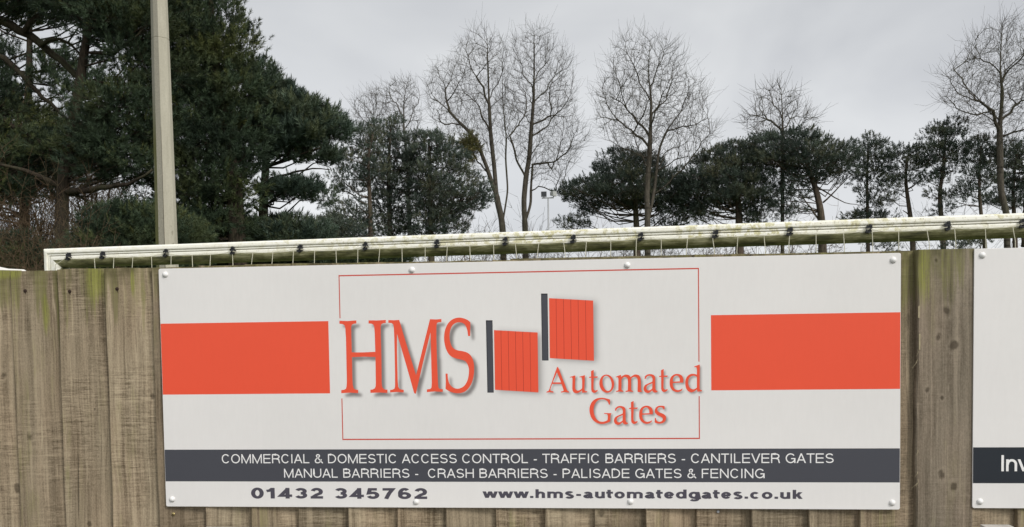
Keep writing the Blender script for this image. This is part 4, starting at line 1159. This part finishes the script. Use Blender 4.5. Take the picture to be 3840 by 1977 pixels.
def tuft_templates(k_, nv, spread, length, width, seed):
    rg = np.random.default_rng(seed); T = []
    for _ in range(nv):
        V = []
        for j in range(k_):
            tt = rg.uniform(0, 1); th = rg.uniform(0, 2 * math.pi)
            sp_ = spread * (1.15 - 0.75 * tt); d = np.array([math.cos(th) * sp_, math.sin(th) * sp_, rg.uniform(0.65, 1.0)]); d /= np.linalg.norm(d)
            l_ = length * rg.uniform(0.7, 1.2); b0 = np.array([0, 0, tt * 0.85]); s = np.cross(d, rg.normal(size=3)); s /= np.linalg.norm(s)
            V += [b0 - s * width, b0 + s * width, b0 + d * l_]
        T.append(V)
    return np.array(T)


TL = tuft_templates(34, 4, 0.62, 0.30, 0.026, 8)
TM = tuft_templates(20, 4, 0.70, 0.32, 0.048, 9)
TN = tuft_templates(30, 5, 1.15, 0.50, 0.034, 3)
TF = tuft_templates(20, 5, 1.6, 0.62, 0.050, 4)


def tufts(pos, axis, size, tint, T, rg):
    """needle shoots at pos along axis"""
    n_ = len(pos); axis = axis / (np.linalg.norm(axis, axis=1)[:, None] + 1e-9)
    ref = rg.normal(size=(n_, 3)); u = np.cross(axis, ref); u /= np.linalg.norm(u, axis=1)[:, None] + 1e-9; v = np.cross(axis, u)
    Tm = T[rg.integers(0, len(T), n_)]
    V = pos[:, None] + size[:, None, None] * (Tm[..., 0:1] * u[:, None] + Tm[..., 1:2] * v[:, None] + Tm[..., 2:3] * axis[:, None])
    k3 = Tm.shape[1]
    return V.reshape(-1, 3), np.arange(n_ * k3).reshape(-1, 3), np.repeat(tint, k3)


def poisson_pick(P, n_, dmin):
    out = np.zeros((0, 3))
    for p in P:
        if not len(out) or (((out - p) ** 2).sum(1)).min() > dmin * dmin: out = np.vstack([out, p])
        if len(out) >= n_: break
    return out


def pine(name, label, Y, trunk, crowns, seed, clump=0.75, dmin=0.75, per=46, size=0.34, T=None, mat='needle_far', bk='bark_pine', trunk_r=0.2, extra=(), group=None, n_max=400, flat=0.55, depth=0.75, upw=0.9, maxd=99.0, droop=0.0, limb_r=0.045, fill_=1.0):
    rg = np.random.default_rng(seed); T = TF if T is None else T
    if T is TF: clump, size, flat = clump * 0.82, size * 0.62, flat * 0.8
    else: clump, size, flat = clump * 0.85, size * 0.9, flat * 0.8
    tp = np.array([at(x, y, Y) for x, y in trunk]); g = tp[0].copy(); g[2] = -0.2; g[0] += (tp[0][0] - tp[1][0]) * 0.15
    tp = np.vstack([g, tp]); tp[1:-1, 1] += rg.normal(0, 0.06, len(tp) - 2)
    t = tag(empty(name, (g[0], g[1], 0)), label, 'tree', group)
    TP = resample(tp, 0.4); rad = trunk_r * (1 - 0.72 * np.linspace(0, 1, len(TP)) ** 1.3)
    b = MB(); b.tube(TP, rad, 12)
    for ex, er in extra:
        P = np.array([at(x, y, Y) for x, y in ex]); P[:, 1] += np.linspace(0, rg.uniform(-1.2, 0.6), len(P)); P = resample(P, 0.3)
        P[1:-1] += rg.normal(0, er * 0.25, P[1:-1].shape)
        b.tube(P, er * (1 - 0.75 * np.linspace(0, 1, len(P))), 8)
    b.build('trunk', M[bk], t, True)
    far = T is TF; cs = []; dmin *= 0.80 if T is TN else 0.78; n_max = int(n_max * 1.6)
    for cr_ in crowns:
        P = outline(cr_, Y); A_ = sample_vol(P, Y, n_max * 4, depth, rg, maxd); cs.append(poisson_pick(A_, n_max, dmin))
    cs = np.vstack(cs)
    ctr = cs.mean(0)
    pos, axv, tin, siz = [], [], [], []; lp, la, ls, lt = [], [], [], []
    A0, B0, r0_, r1_ = [], [], [], []
    for c in cs:
        n_ = rg.poisson(per * fill_ * (1.3 if T is TN else 0.95)); cl = clump * rg.uniform(0.65, 1.25)
        d = rg.normal(size=(n_, 3)); d /= np.linalg.norm(d, axis=1)[:, None]; rr_ = rg.uniform(0.25, 1.0, n_) ** 0.6
        off = d * rr_[:, None] * cl; off[:, 2] *= flat
        pos.append(c + off)
        outw = c - ctr; outw[2] *= 0.3; outw /= np.linalg.norm(outw) + 1e-6
        a_ = d * 0.75 + outw * 0.45 + rg.normal(0, 0.25, d.shape); a_[:, 2] += upw; axv.append(a_)
        base_t = rg.uniform(0.0, 0.85); tin.append(np.clip(base_t + rg.normal(0, 0.12, n_), 0, 1)); siz.append(size * rg.uniform(0.7, 1.3, n_))
        nl = rg.poisson(9 if T is TN else 8); th_ = rg.uniform(0, 6.28, nl); rl = cl * np.sqrt(rg.uniform(0, 1, nl)) * 0.9
        lp.append(np.stack([c[0] + rl * np.cos(th_), c[1] + rl * np.sin(th_), c[2] + cl * flat * np.sqrt(np.maximum(0, 1 - (rl / cl) ** 2)) * 0.8], 1))
        la.append(np.stack([np.cos(th_) * 0.25, np.sin(th_) * 0.25, np.ones(nl)], 1) + outw * 0.3 + rg.normal(0, 0.12, (nl, 3))); ls.append(size * rg.uniform(0.95, 1.6 if T is TN else 2.0, nl)); lt.append(np.clip(base_t + rg.normal(0.12, 0.12, nl), 0, 1))
        # limb to the trunk
        hd = math.hypot(c[0] - TP[-1][0], c[1] - TP[-1][1])
        zt = min(TP[-1][2], max(TP[2][2], c[2] - 0.35 * hd + rg.uniform(-0.4, 0.4) + droop * hd)); j = int(np.argmin(np.abs(TP[:, 2] - zt))); s = TP[j]
        m1_ = s + (c - s) * 0.4 + np.array([0, 0, -0.12 * hd * (0.4 + rg.uniform())]) + rg.normal(0, 0.1, 3); m2_ = s + (c - s) * 0.75 + rg.normal(0, 0.1, 3)
        m2_[2] -= 0.05 * hd
        lr = limb_r * (0.5 + 0.12 * hd)
        pts = [s, m1_, m2_, c]; rs = [lr, lr * 0.8, lr * 0.55, lr * 0.25]
        for k in range(3): A0.append(pts[k]); B0.append(pts[k + 1]); r0_.append(rs[k]); r1_.append(rs[k + 1])
        for _ in range(5):
            e2 = c + rg.normal(0, cl * 0.6, 3) * np.array([1, 1, flat]); A0.append(m2_ + (c - m2_) * rg.uniform(0, 1)); B0.append(e2); r0_.append(lr * 0.25); r1_.append(lr * 0.1)
    V, F = prisms(np.array(A0), np.array(B0), np.array(r0_), np.array(r1_), 5)
    mesh_obj('branches', V, F, M[bk], t)
    V, F, ti = tufts(np.vstack(pos), np.vstack(axv), np.concatenate(siz), np.concatenate(tin), T, rg)
    V2, F2, ti2 = tufts(np.vstack(lp), np.vstack(la), np.concatenate(ls), np.concatenate(lt), TL if T is TN else TM, rg)
    mesh_obj('crown', np.vstack([V, V2]), np.vstack([F, F2 + len(V)]), M[mat], t, attrs={'tint': np.concatenate([ti, ti2])})
    return t


D_ = lambda L: L
# --- bare limes on the skyline
bare_tree('bare_tree', 'tall bare tree with long limb sweeping left, left half of the twin skyline pair', 50,
          [[z2(p) for p in ((866, 1110), (858, 1030), (836, 940), (825, 800), (808, 640), (800, 500), (795, 350), (790, 190))],
           [z2(p) for p in ((872, 1060), (888, 900), (876, 740), (880, 650), (862, 480), (858, 330))]],
          [[z2(p) for p in q] for q in (((832, 930), (790, 780), (745, 680), (680, 600), (625, 550), (545, 470), (500, 400)), ((836, 950), (790, 880), (735, 830), (690, 805)),
                                        ((808, 640), (760, 520), (700, 420), (650, 330)), ((680, 600), (610, 600), (540, 570)), ((625, 550), (600, 430), (560, 330)), ((800, 500), (750, 380), (690, 260)), ((880, 650), (930, 600), (950, 520)), ((800, 480), (840, 380), (880, 230)), ((745, 680), (660, 680), (590, 640)))],
          [z2(p) for p in ((490, 400), (560, 310), (630, 310), (640, 230), (700, 160), (790, 140), (870, 170), (905, 260), (900, 400), (930, 540), (880, 640), (840, 800), (780, 860), (690, 830), (600, 690), (520, 560), (495, 470))], 1500, 0.21, 11)
bare_tree('bare_tree', 'tall bare tree with drooping right limb, right half of the twin skyline pair', 51,
          [[z2(p) for p in ((972, 1105), (964, 950), (975, 830), (990, 740), (1000, 600), (1010, 480), (1015, 300), (1012, 150))],
           [z2(p) for p in ((985, 1050), (996, 960), (994, 880), (1002, 740))]],
          [[z2(p) for p in q] for q in (((966, 850), (935, 760), (905, 670), (890, 600), (870, 500), (858, 420)), ((998, 750), (1080, 750), (1150, 715), (1210, 670), (1262, 635)), ((996, 890), (1040, 868), (1090, 875), (1108, 925)),
                                        ((1002, 650), (1060, 590), (1130, 500), (1195, 440)), ((1010, 480), (1080, 390), (1150, 290)), ((1012, 420), (960, 330), (920, 220)), ((1080, 750), (1120, 830), (1150, 880)), ((1002, 580), (1090, 540), (1190, 530)), ((1012, 380), (1060, 280), (1080, 190)), ((905, 670), (960, 600), (985, 540)))],
          [z2(p) for p in ((900, 180), (960, 140), (1020, 118), (1080, 150), (1110, 210), (1160, 240), (1200, 320), (1220, 440), (1215, 540), (1268, 640), (1230, 760), (1150, 880), (1040, 860), (1000, 880), (930, 760), (850, 500), (880, 350), (905, 260))], 1600, 0.195, 12)
bare_tree('bare_tree', 'broad bare tree standing alone in front of the low spreading pine', 42,
          [[z2(p) for p in ((1550, 1075), (1548, 900), (1560, 740), (1565, 620), (1570, 480), (1556, 330), (1565, 190))],
           [z2(p) for p in ((1562, 1060), (1585, 900), (1600, 780), (1612, 690), (1650, 600), (1720, 500), (1795, 430))]],
          [[z2(p) for p in q] for q in (((1563, 640), (1500, 540), (1420, 440), (1340, 390)), ((1568, 560), (1640, 450), (1700, 340)), ((1557, 700), (1480, 620), (1400, 560), (1310, 565)), ((1600, 790), (1700, 740), (1780, 730), (1870, 650)),
                                        ((1568, 480), (1500, 380), (1440, 240)), ((1560, 400), (1610, 300), (1640, 210)), ((1560, 740), (1480, 720), (1400, 650), (1350, 640)), ((1650, 600), (1740, 590), (1830, 560)), ((1600, 800), (1650, 700), (1740, 650)))],
          [z2(p) for p in ((1295, 420), (1360, 350), (1375, 240), (1430, 200), (1540, 168), (1640, 190), (1710, 250), (1740, 340), (1815, 400), (1845, 500), (1830, 560), (1888, 640), (1800, 740), (1650, 830), (1560, 800), (1450, 740), (1350, 650), (1300, 560))], 1750, 0.165, 13)
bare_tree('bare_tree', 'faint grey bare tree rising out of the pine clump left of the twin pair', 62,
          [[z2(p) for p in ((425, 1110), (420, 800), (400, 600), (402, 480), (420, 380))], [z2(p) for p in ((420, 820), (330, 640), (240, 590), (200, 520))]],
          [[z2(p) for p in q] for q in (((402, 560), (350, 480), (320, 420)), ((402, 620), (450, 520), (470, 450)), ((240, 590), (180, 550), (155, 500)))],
          [z2(p) for p in ((150, 500), (250, 440), (330, 400), (420, 360), (465, 420), (485, 560), (440, 700), (300, 660), (240, 640), (170, 600))], 700, 0.14, 14, mat='bark_hazed', r0=0.009)
bare_tree('bare_tree', 'small rounded bare tree topping the pines right of the lone tree', 44.5,
          [[z3(p) for p in ((545, 1050), (545, 850), (545, 650), (545, 540), (540, 430))]],
          [[z3(p) for p in q] for q in (((545, 640), (480, 560), (400, 560)), ((545, 620), (620, 540), (660, 530)), ((545, 560), (500, 480), (470, 420)), ((545, 640), (640, 620), (710, 600)))],
          [z3(p) for p in ((365, 570), (400, 500), (470, 412), (545, 398), (610, 450), (660, 530), (722, 600), (650, 665), (560, 690), (480, 660), (400, 640))], 750, 0.105, 15, mat='bark_bare', r0=0.009)
bare_tree('bare_tree', 'tall bare tree at the right edge, leaning trunk among slim pines', 41.5,
          [[z3(p) for p in ((1612, 1020), (1585, 900), (1585, 700), (1590, 600), (1602, 450), (1592, 300), (1602, 110))]],
          [[z3(p) for p in q] for q in (((1586, 620), (1540, 540), (1450, 480), (1320, 465)), ((1592, 560), (1500, 400), (1400, 290), (1350, 270)), ((1602, 450), (1640, 330), (1680, 200)), ((1595, 560), (1680, 480), (1760, 430)), ((1586, 640), (1700, 620), (1800, 560)), ((1595, 350), (1540, 250), (1500, 160)), ((1450, 480), (1370, 400), (1320, 330)), ((1540, 540), (1440, 560), (1330, 500)))],
          [z3(p) for p in ((1300, 470), (1340, 320), (1420, 200), (1500, 130), (1570, 90), (1640, 100), (1740, 150), (1830, 300), (1860, 480), (1800, 620), (1650, 680), (1580, 700), (1450, 640), (1330, 510))], 1600, 0.16, 16)

# --- pines of the far row
FG = 'pines in the row behind the ground'
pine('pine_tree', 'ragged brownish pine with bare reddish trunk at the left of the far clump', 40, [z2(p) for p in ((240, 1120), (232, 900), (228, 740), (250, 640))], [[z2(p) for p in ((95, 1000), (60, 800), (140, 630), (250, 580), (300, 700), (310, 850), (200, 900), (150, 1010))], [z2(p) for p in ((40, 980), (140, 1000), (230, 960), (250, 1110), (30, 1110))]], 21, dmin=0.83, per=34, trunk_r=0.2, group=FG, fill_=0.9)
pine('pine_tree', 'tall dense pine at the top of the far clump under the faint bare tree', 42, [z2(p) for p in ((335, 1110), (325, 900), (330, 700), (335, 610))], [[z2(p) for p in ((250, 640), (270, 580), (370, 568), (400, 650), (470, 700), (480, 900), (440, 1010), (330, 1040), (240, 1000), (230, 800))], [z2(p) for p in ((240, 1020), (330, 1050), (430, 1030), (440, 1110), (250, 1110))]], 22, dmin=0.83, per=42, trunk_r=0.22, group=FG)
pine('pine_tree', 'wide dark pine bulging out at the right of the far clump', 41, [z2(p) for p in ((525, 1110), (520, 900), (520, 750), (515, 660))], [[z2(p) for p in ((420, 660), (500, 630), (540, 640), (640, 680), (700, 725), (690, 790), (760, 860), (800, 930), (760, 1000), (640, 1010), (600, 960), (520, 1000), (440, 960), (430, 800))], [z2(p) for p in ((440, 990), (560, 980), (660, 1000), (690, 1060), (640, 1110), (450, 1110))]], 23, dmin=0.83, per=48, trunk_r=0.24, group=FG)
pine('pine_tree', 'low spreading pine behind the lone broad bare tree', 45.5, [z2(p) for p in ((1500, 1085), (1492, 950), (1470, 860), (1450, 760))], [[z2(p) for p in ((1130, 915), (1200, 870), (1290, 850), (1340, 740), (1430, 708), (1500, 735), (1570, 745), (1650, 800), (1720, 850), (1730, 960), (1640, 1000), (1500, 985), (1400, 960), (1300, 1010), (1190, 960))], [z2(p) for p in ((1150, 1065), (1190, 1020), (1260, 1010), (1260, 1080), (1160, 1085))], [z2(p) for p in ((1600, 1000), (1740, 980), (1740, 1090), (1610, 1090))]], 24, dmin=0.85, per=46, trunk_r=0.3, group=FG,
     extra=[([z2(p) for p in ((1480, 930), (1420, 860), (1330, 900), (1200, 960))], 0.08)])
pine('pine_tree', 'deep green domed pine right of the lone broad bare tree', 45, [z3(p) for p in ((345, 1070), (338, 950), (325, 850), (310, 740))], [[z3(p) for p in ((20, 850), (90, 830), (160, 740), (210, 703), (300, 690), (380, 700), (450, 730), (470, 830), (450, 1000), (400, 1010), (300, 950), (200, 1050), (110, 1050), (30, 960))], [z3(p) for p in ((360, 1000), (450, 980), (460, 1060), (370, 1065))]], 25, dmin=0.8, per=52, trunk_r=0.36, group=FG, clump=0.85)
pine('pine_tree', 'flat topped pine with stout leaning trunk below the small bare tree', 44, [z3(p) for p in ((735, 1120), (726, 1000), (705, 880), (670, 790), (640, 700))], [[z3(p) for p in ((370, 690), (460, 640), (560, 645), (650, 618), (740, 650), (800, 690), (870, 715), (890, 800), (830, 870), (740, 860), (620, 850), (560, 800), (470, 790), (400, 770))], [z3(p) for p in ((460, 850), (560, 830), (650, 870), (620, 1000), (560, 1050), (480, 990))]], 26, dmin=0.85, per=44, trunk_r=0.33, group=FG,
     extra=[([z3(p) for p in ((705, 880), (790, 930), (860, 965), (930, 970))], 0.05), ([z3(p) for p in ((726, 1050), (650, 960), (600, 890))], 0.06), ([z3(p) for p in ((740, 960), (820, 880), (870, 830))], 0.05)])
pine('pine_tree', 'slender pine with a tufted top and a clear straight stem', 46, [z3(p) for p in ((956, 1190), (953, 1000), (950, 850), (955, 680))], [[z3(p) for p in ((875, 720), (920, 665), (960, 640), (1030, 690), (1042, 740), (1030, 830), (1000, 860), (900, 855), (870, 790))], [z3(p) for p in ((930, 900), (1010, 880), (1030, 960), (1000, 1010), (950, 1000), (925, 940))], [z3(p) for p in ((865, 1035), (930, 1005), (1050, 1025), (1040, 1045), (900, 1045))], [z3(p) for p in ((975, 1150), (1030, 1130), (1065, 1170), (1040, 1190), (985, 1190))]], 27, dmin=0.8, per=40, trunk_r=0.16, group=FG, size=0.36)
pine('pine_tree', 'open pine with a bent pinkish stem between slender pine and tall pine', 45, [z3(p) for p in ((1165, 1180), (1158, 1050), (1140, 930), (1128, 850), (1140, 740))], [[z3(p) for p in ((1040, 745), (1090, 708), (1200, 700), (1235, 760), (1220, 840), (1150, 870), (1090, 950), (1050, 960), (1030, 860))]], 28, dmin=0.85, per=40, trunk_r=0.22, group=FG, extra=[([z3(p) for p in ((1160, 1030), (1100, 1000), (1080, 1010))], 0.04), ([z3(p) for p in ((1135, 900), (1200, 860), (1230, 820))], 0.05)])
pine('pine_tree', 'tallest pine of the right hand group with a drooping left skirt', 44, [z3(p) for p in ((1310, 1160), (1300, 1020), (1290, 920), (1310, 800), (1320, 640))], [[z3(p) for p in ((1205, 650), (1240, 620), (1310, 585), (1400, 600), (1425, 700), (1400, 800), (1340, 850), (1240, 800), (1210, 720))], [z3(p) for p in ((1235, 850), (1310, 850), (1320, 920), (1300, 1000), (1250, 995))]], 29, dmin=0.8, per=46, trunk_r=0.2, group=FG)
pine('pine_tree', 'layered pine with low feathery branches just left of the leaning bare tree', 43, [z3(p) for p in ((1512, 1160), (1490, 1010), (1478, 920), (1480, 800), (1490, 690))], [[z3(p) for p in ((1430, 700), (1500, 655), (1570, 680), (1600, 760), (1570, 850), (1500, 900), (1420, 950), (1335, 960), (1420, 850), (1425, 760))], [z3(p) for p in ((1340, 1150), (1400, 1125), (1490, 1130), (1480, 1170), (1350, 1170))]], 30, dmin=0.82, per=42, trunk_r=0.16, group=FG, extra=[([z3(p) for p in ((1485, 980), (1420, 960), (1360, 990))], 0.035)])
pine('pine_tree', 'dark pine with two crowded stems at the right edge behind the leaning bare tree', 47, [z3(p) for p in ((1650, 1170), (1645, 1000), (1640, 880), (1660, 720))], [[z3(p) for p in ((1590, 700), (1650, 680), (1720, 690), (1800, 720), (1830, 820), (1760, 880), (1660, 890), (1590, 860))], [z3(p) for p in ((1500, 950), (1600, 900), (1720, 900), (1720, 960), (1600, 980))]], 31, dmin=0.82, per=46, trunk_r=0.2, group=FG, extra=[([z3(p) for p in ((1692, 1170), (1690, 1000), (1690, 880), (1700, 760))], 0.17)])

# --- big dark pines near, left
NG = 'big dark pines at the left'
com = dict(T=TN, mat='needle_near', bk='bark_near', flat=0.6, group=NG)
pine('big_pine', 'huge dark pine whose bushy right flank ends against the sky', 21, [(600, 640), (590, 480), (560, 300), (530, 100), (520, -120)],
     [[(420, -160), (560, -80), (570, 0), (585, 70), (610, 130), (625, 200), (640, 330), (640, 420), (615, 480), (600, 560), (560, 625), (440, 625), (380, 300), (380, 0)]], 41, clump=0.95, dmin=0.72, per=62, size=0.30, trunk_r=0.32, depth=0.6, maxd=2.6, limb_r=0.05, n_max=330, **com)
pine('big_pine', 'blue green pine with shaggy upright shoots at the right end of the dark mass', 22.5, [(660, 640), (665, 500), (670, 380), (675, 260)],
     [[(625, 150), (645, 165), (690, 210), (715, 225), (750, 240), (795, 290), (825, 270), (845, 290), (852, 320), (838, 350), (800, 360), (760, 385), (690, 400), (630, 360)], [(740, 405), (800, 385), (830, 400), (790, 425)], [(660, 480), (750, 462), (832, 502), (806, 520), (720, 500)], [(640, 570), (740, 562), (812, 590), (800, 628), (640, 628)]], 42, clump=0.62, dmin=0.6, per=50, size=0.34, trunk_r=0.24, depth=0.7, maxd=2.4, limb_r=0.05, upw=1.2, n_max=260, T=TN, mat='needle_edge', bk='bark_near', flat=0.6, group=NG,
     extra=[([(640, 520), (690, 560), (760, 590), (820, 600)], 0.05), ([(680, 450), (740, 440), (800, 430), (850, 440)], 0.05), ([(670, 420), (740, 400), (820, 380)], 0.06)])
pine('big_pine', 'dark pine with a thick furrowed trunk showing above the goal corner', 19.5, [(154, 640), (153, 540), (158, 470), (190, 300), (230, 60), (240, -120)],
     [[(120, -160), (430, -160), (440, 100), (440, 300), (420, 430), (330, 455), (240, 440), (190, 360), (230, 250), (330, 215), (280, 120), (180, 60), (100, -20)]], 43, clump=0.9, dmin=0.74, per=58, size=0.29, trunk_r=0.235, depth=0.5, maxd=2.2, limb_r=0.05, n_max=300,
     extra=[([(156, 480), (250, 482), (330, 478), (420, 440)], 0.11), ([(158, 475), (110, 445), (60, 428), (-20, 415)], 0.085), ([(165, 470), (220, 510), (250, 540)], 0.05), ([(250, 250), (310, 300), (350, 380), (355, 430)], 0.025), ([(290, 260), (340, 340), (380, 380)], 0.022)], **com)
pine('big_pine', 'sparse pine reaching in from the left edge with thick bare limbs against the sky', 20.5, [(-190, 640), (-185, 400), (-180, 150), (-170, -150)],
     [[(-260, -150), (120, -150), (110, 20), (40, 35), (-40, 60), (-240, 60)], [(-60, 250), (20, 215), (75, 230), (90, 275), (40, 300), (-60, 330)], [(-60, 330), (40, 320), (130, 340), (200, 390), (160, 420), (60, 420), (-60, 400)], [(-80, 430), (50, 440), (120, 470), (60, 490), (-60, 500)]], 44, clump=0.75, dmin=0.8, per=40, size=0.27, trunk_r=0.4, depth=0.5, maxd=1.8, limb_r=0.045, n_max=120,
     extra=[([(-180, -40), (0, 50), (60, 82), (130, 140), (190, 190), (262, 222), (335, 272), (400, 285)], 0.17), ([(-180, 60), (10, 140), (60, 190), (110, 245), (180, 305), (230, 350)], 0.12), ([(-180, 180), (0, 290), (80, 340), (160, 390)], 0.14), ([(60, 82), (80, 40), (120, 0), (150, -60)], 0.09), ([(100, 115), (140, 80), (175, 110), (200, 150)], 0.07), ([(-100, 400), (0, 405), (60, 440), (110, 480)], 0.05)], **com)

pine('big_pine', 'dark pine behind, filling the gap between the left edge and the furrowed trunk', 28, [(60, 660), (62, 520), (66, 380), (72, 150), (76, -130)],
     [[(-160, 120), (-40, 60), (10, 90), (30, 180), (60, 260), (150, 330), (240, 330), (260, 430), (200, 470), (60, 480), (-140, 500)], [(150, -60), (300, -80), (330, 60), (250, 120), (190, 60)], [(-140, -120), (30, -120), (20, 20), (-120, 40)], [(90, 150), (190, 130), (260, 200), (260, 330), (190, 330), (130, 250)], [(60, -40), (200, -60), (190, 50), (120, 60)]], 45, clump=1.0, dmin=1.0, per=60, size=0.36, trunk_r=0.22, depth=0.5, maxd=2.2, limb_r=0.05, n_max=200, **com)
# --- evergreen bushes low behind the goal
pine('evergreen_bush', 'dark evergreen bush low behind the goal left of the lighting column', 17, [(330, 720), (335, 640), (345, 570)], [[(190, 700), (205, 640), (210, 575), (280, 545), (360, 540), (440, 540), (480, 580), (500, 700)]], 51, clump=0.6, dmin=0.5, per=60, size=0.24, trunk_r=0.06, depth=0.6, maxd=1.3, n_max=200, T=TN, mat='needle_near', bk='bark_near', limb_r=0.02)
pine('evergreen_bush', 'dark evergreen bush low behind the goal right of the lighting column', 24, [(600, 720), (600, 640), (600, 560)], [[(440, 720), (450, 560), (560, 560), (640, 570), (720, 590), (840, 620), (1000, 640), (1010, 720)]], 52, clump=0.65, dmin=0.55, per=60, size=0.26, trunk_r=0.07, depth=0.6, maxd=1.4, n_max=220, T=TN, mat='needle_near', bk='bark_near', limb_r=0.02)
pine('evergreen_bush', 'small dark evergreen bush at the far left above the fence', 15, [(40, 720), (42, 690), (45, 640)], [[(-60, 690), (-30, 610), (30, 590), (90, 620), (120, 690)]], 53, clump=0.5, dmin=0.45, per=55, size=0.2, trunk_r=0.05, depth=0.6, maxd=1.0, n_max=120, T=TN, mat='needle_near', bk='bark_near', limb_r=0.02)
pine('evergreen_bush', 'grey green evergreen bush under the far clump of pines', 30, [(850, 720), (850, 640), (850, 600)], [[(790, 640), (800, 560), (850, 545), (900, 580), (930, 640)]], 54, clump=0.7, dmin=0.6, per=50, size=0.3, trunk_r=0.06, depth=0.6, maxd=1.6, n_max=120, mat='needle_far', limb_r=0.02)


# --- bare twiggy shrubs
def shrub(label, Y, x0, x1, ytop, ybase, seed, stems, mat, size=1.0, r0=0.009):
    rg = np.random.default_rng(seed); a, c = at(x0, ytop, Y), at(x1, ytop, Y); h = at((x0 + x1) / 2, ytop, Y)[2]
    A0, B0, R0, R1 = [], [], [], []
    cx = (a[0] + c[0]) / 2
    for s in range(stems):
        p = np.array([rg.uniform(a[0], c[0]), Y + rg.uniform(-1, 1) * size, 0.0]); d = np.array([(p[0] - cx) * 0.06 + rg.normal(0, 0.12), rg.normal(0, 0.12), 1.0]); hh = h * rg.uniform(0.65, 1.05)
        st = [(p, d / np.linalg.norm(d), hh, r0 * 2.6, 0)]
        while st:
            p_, d_, L, r_, lv = st.pop(); k = 5 if lv == 0 else 3
            for i in range(k):
                d_ = d_ + rg.normal(0, 0.13, 3); d_[2] += 0.03; d_ /= np.linalg.norm(d_); q = p_ + d_ * L / k
                A0.append(p_); B0.append(q); rn = r_ * 0.85; R0.append(r_); R1.append(rn); p_, r_ = q, rn
                if lv < 2 and (lv > 0 or i > 0):
                    for _ in range(rg.integers(1, 4)):
                        nd_ = d_ * 0.7 + rg.normal(0, 0.5, 3); nd_ /= np.linalg.norm(nd_); st.append((q, nd_, L * rg.uniform(0.22, 0.4), max(r0 * 0.7, r_ * 0.55), lv + 1))
    V, F = prisms(np.array(A0), np.array(B0), np.array(R0), np.array(R1), 3)
    o = mesh_obj('bare_shrub', V, F, M[mat]); tag(o, label, 'shrub', 'leafless shrubs behind the goal'); return o


shrub('brown leafless thicket behind the furrowed trunk at the left', 26, -80, 150, 455, 700, 61, 110, 'twig_brown', 2.0, 0.013)
shrub('brown leafless shrub between the furrowed trunk and the lighting column', 27, 150, 400, 470, 700, 62, 70, 'twig_brown', 2.0, 0.012)
shrub('brown leafless shrub low in front at the far left', 14, -60, 170, 545, 700, 63, 60, 'twig_brown', 0.8, 0.006)
shrub('grey leafless hedge under the far clump of pines', 45, 880, 1180, 590, 700, 64, 40, 'twig_brown', 2.0, 0.014)
shrub('pale grey leafless hedge below the crossbar under the low spreading pine', 52, 1330, 1740, 612, 700, 65, 70, 'twig_grey', 2.0, 0.017)
shrub('pale grey leafless hedge below the crossbar under the domed pine', 53, 1740, 2080, 606, 700, 66, 55, 'twig_grey', 2.0, 0.017)
shrub('thin leafless scrub round the feet of the twin bare trees', 48, 1130, 1330, 560, 700, 67, 16, 'bark_bare', 2.0, 0.012)
shrub('thin leafless scrub beyond the slim pines at the right', 55, 2330, 2600, 480, 640, 68, 12, 'bark_bare', 2.0, 0.013)

# --- mistletoe in the left twin
pm = at(*z2((712, 690)), 49.6)
rg = np.random.default_rng(71); nn_ = 260
d = rg.normal(size=(nn_, 3)); d /= np.linalg.norm(d, axis=1)[:, None]
V, F, ti = tufts(pm + d * rg.uniform(0.1, 0.85, nn_)[:, None] * np.array([0.75, 0.7, 1.0]), d, rg.uniform(0.25, 0.42, nn_), rg.uniform(0, 1, nn_), TF, rg)
tag(mesh_obj('mistletoe', V, F, M['leaf_mistletoe'], attrs={'tint': ti}), 'yellow green ball of mistletoe in the left twin tree', 'mistletoe')
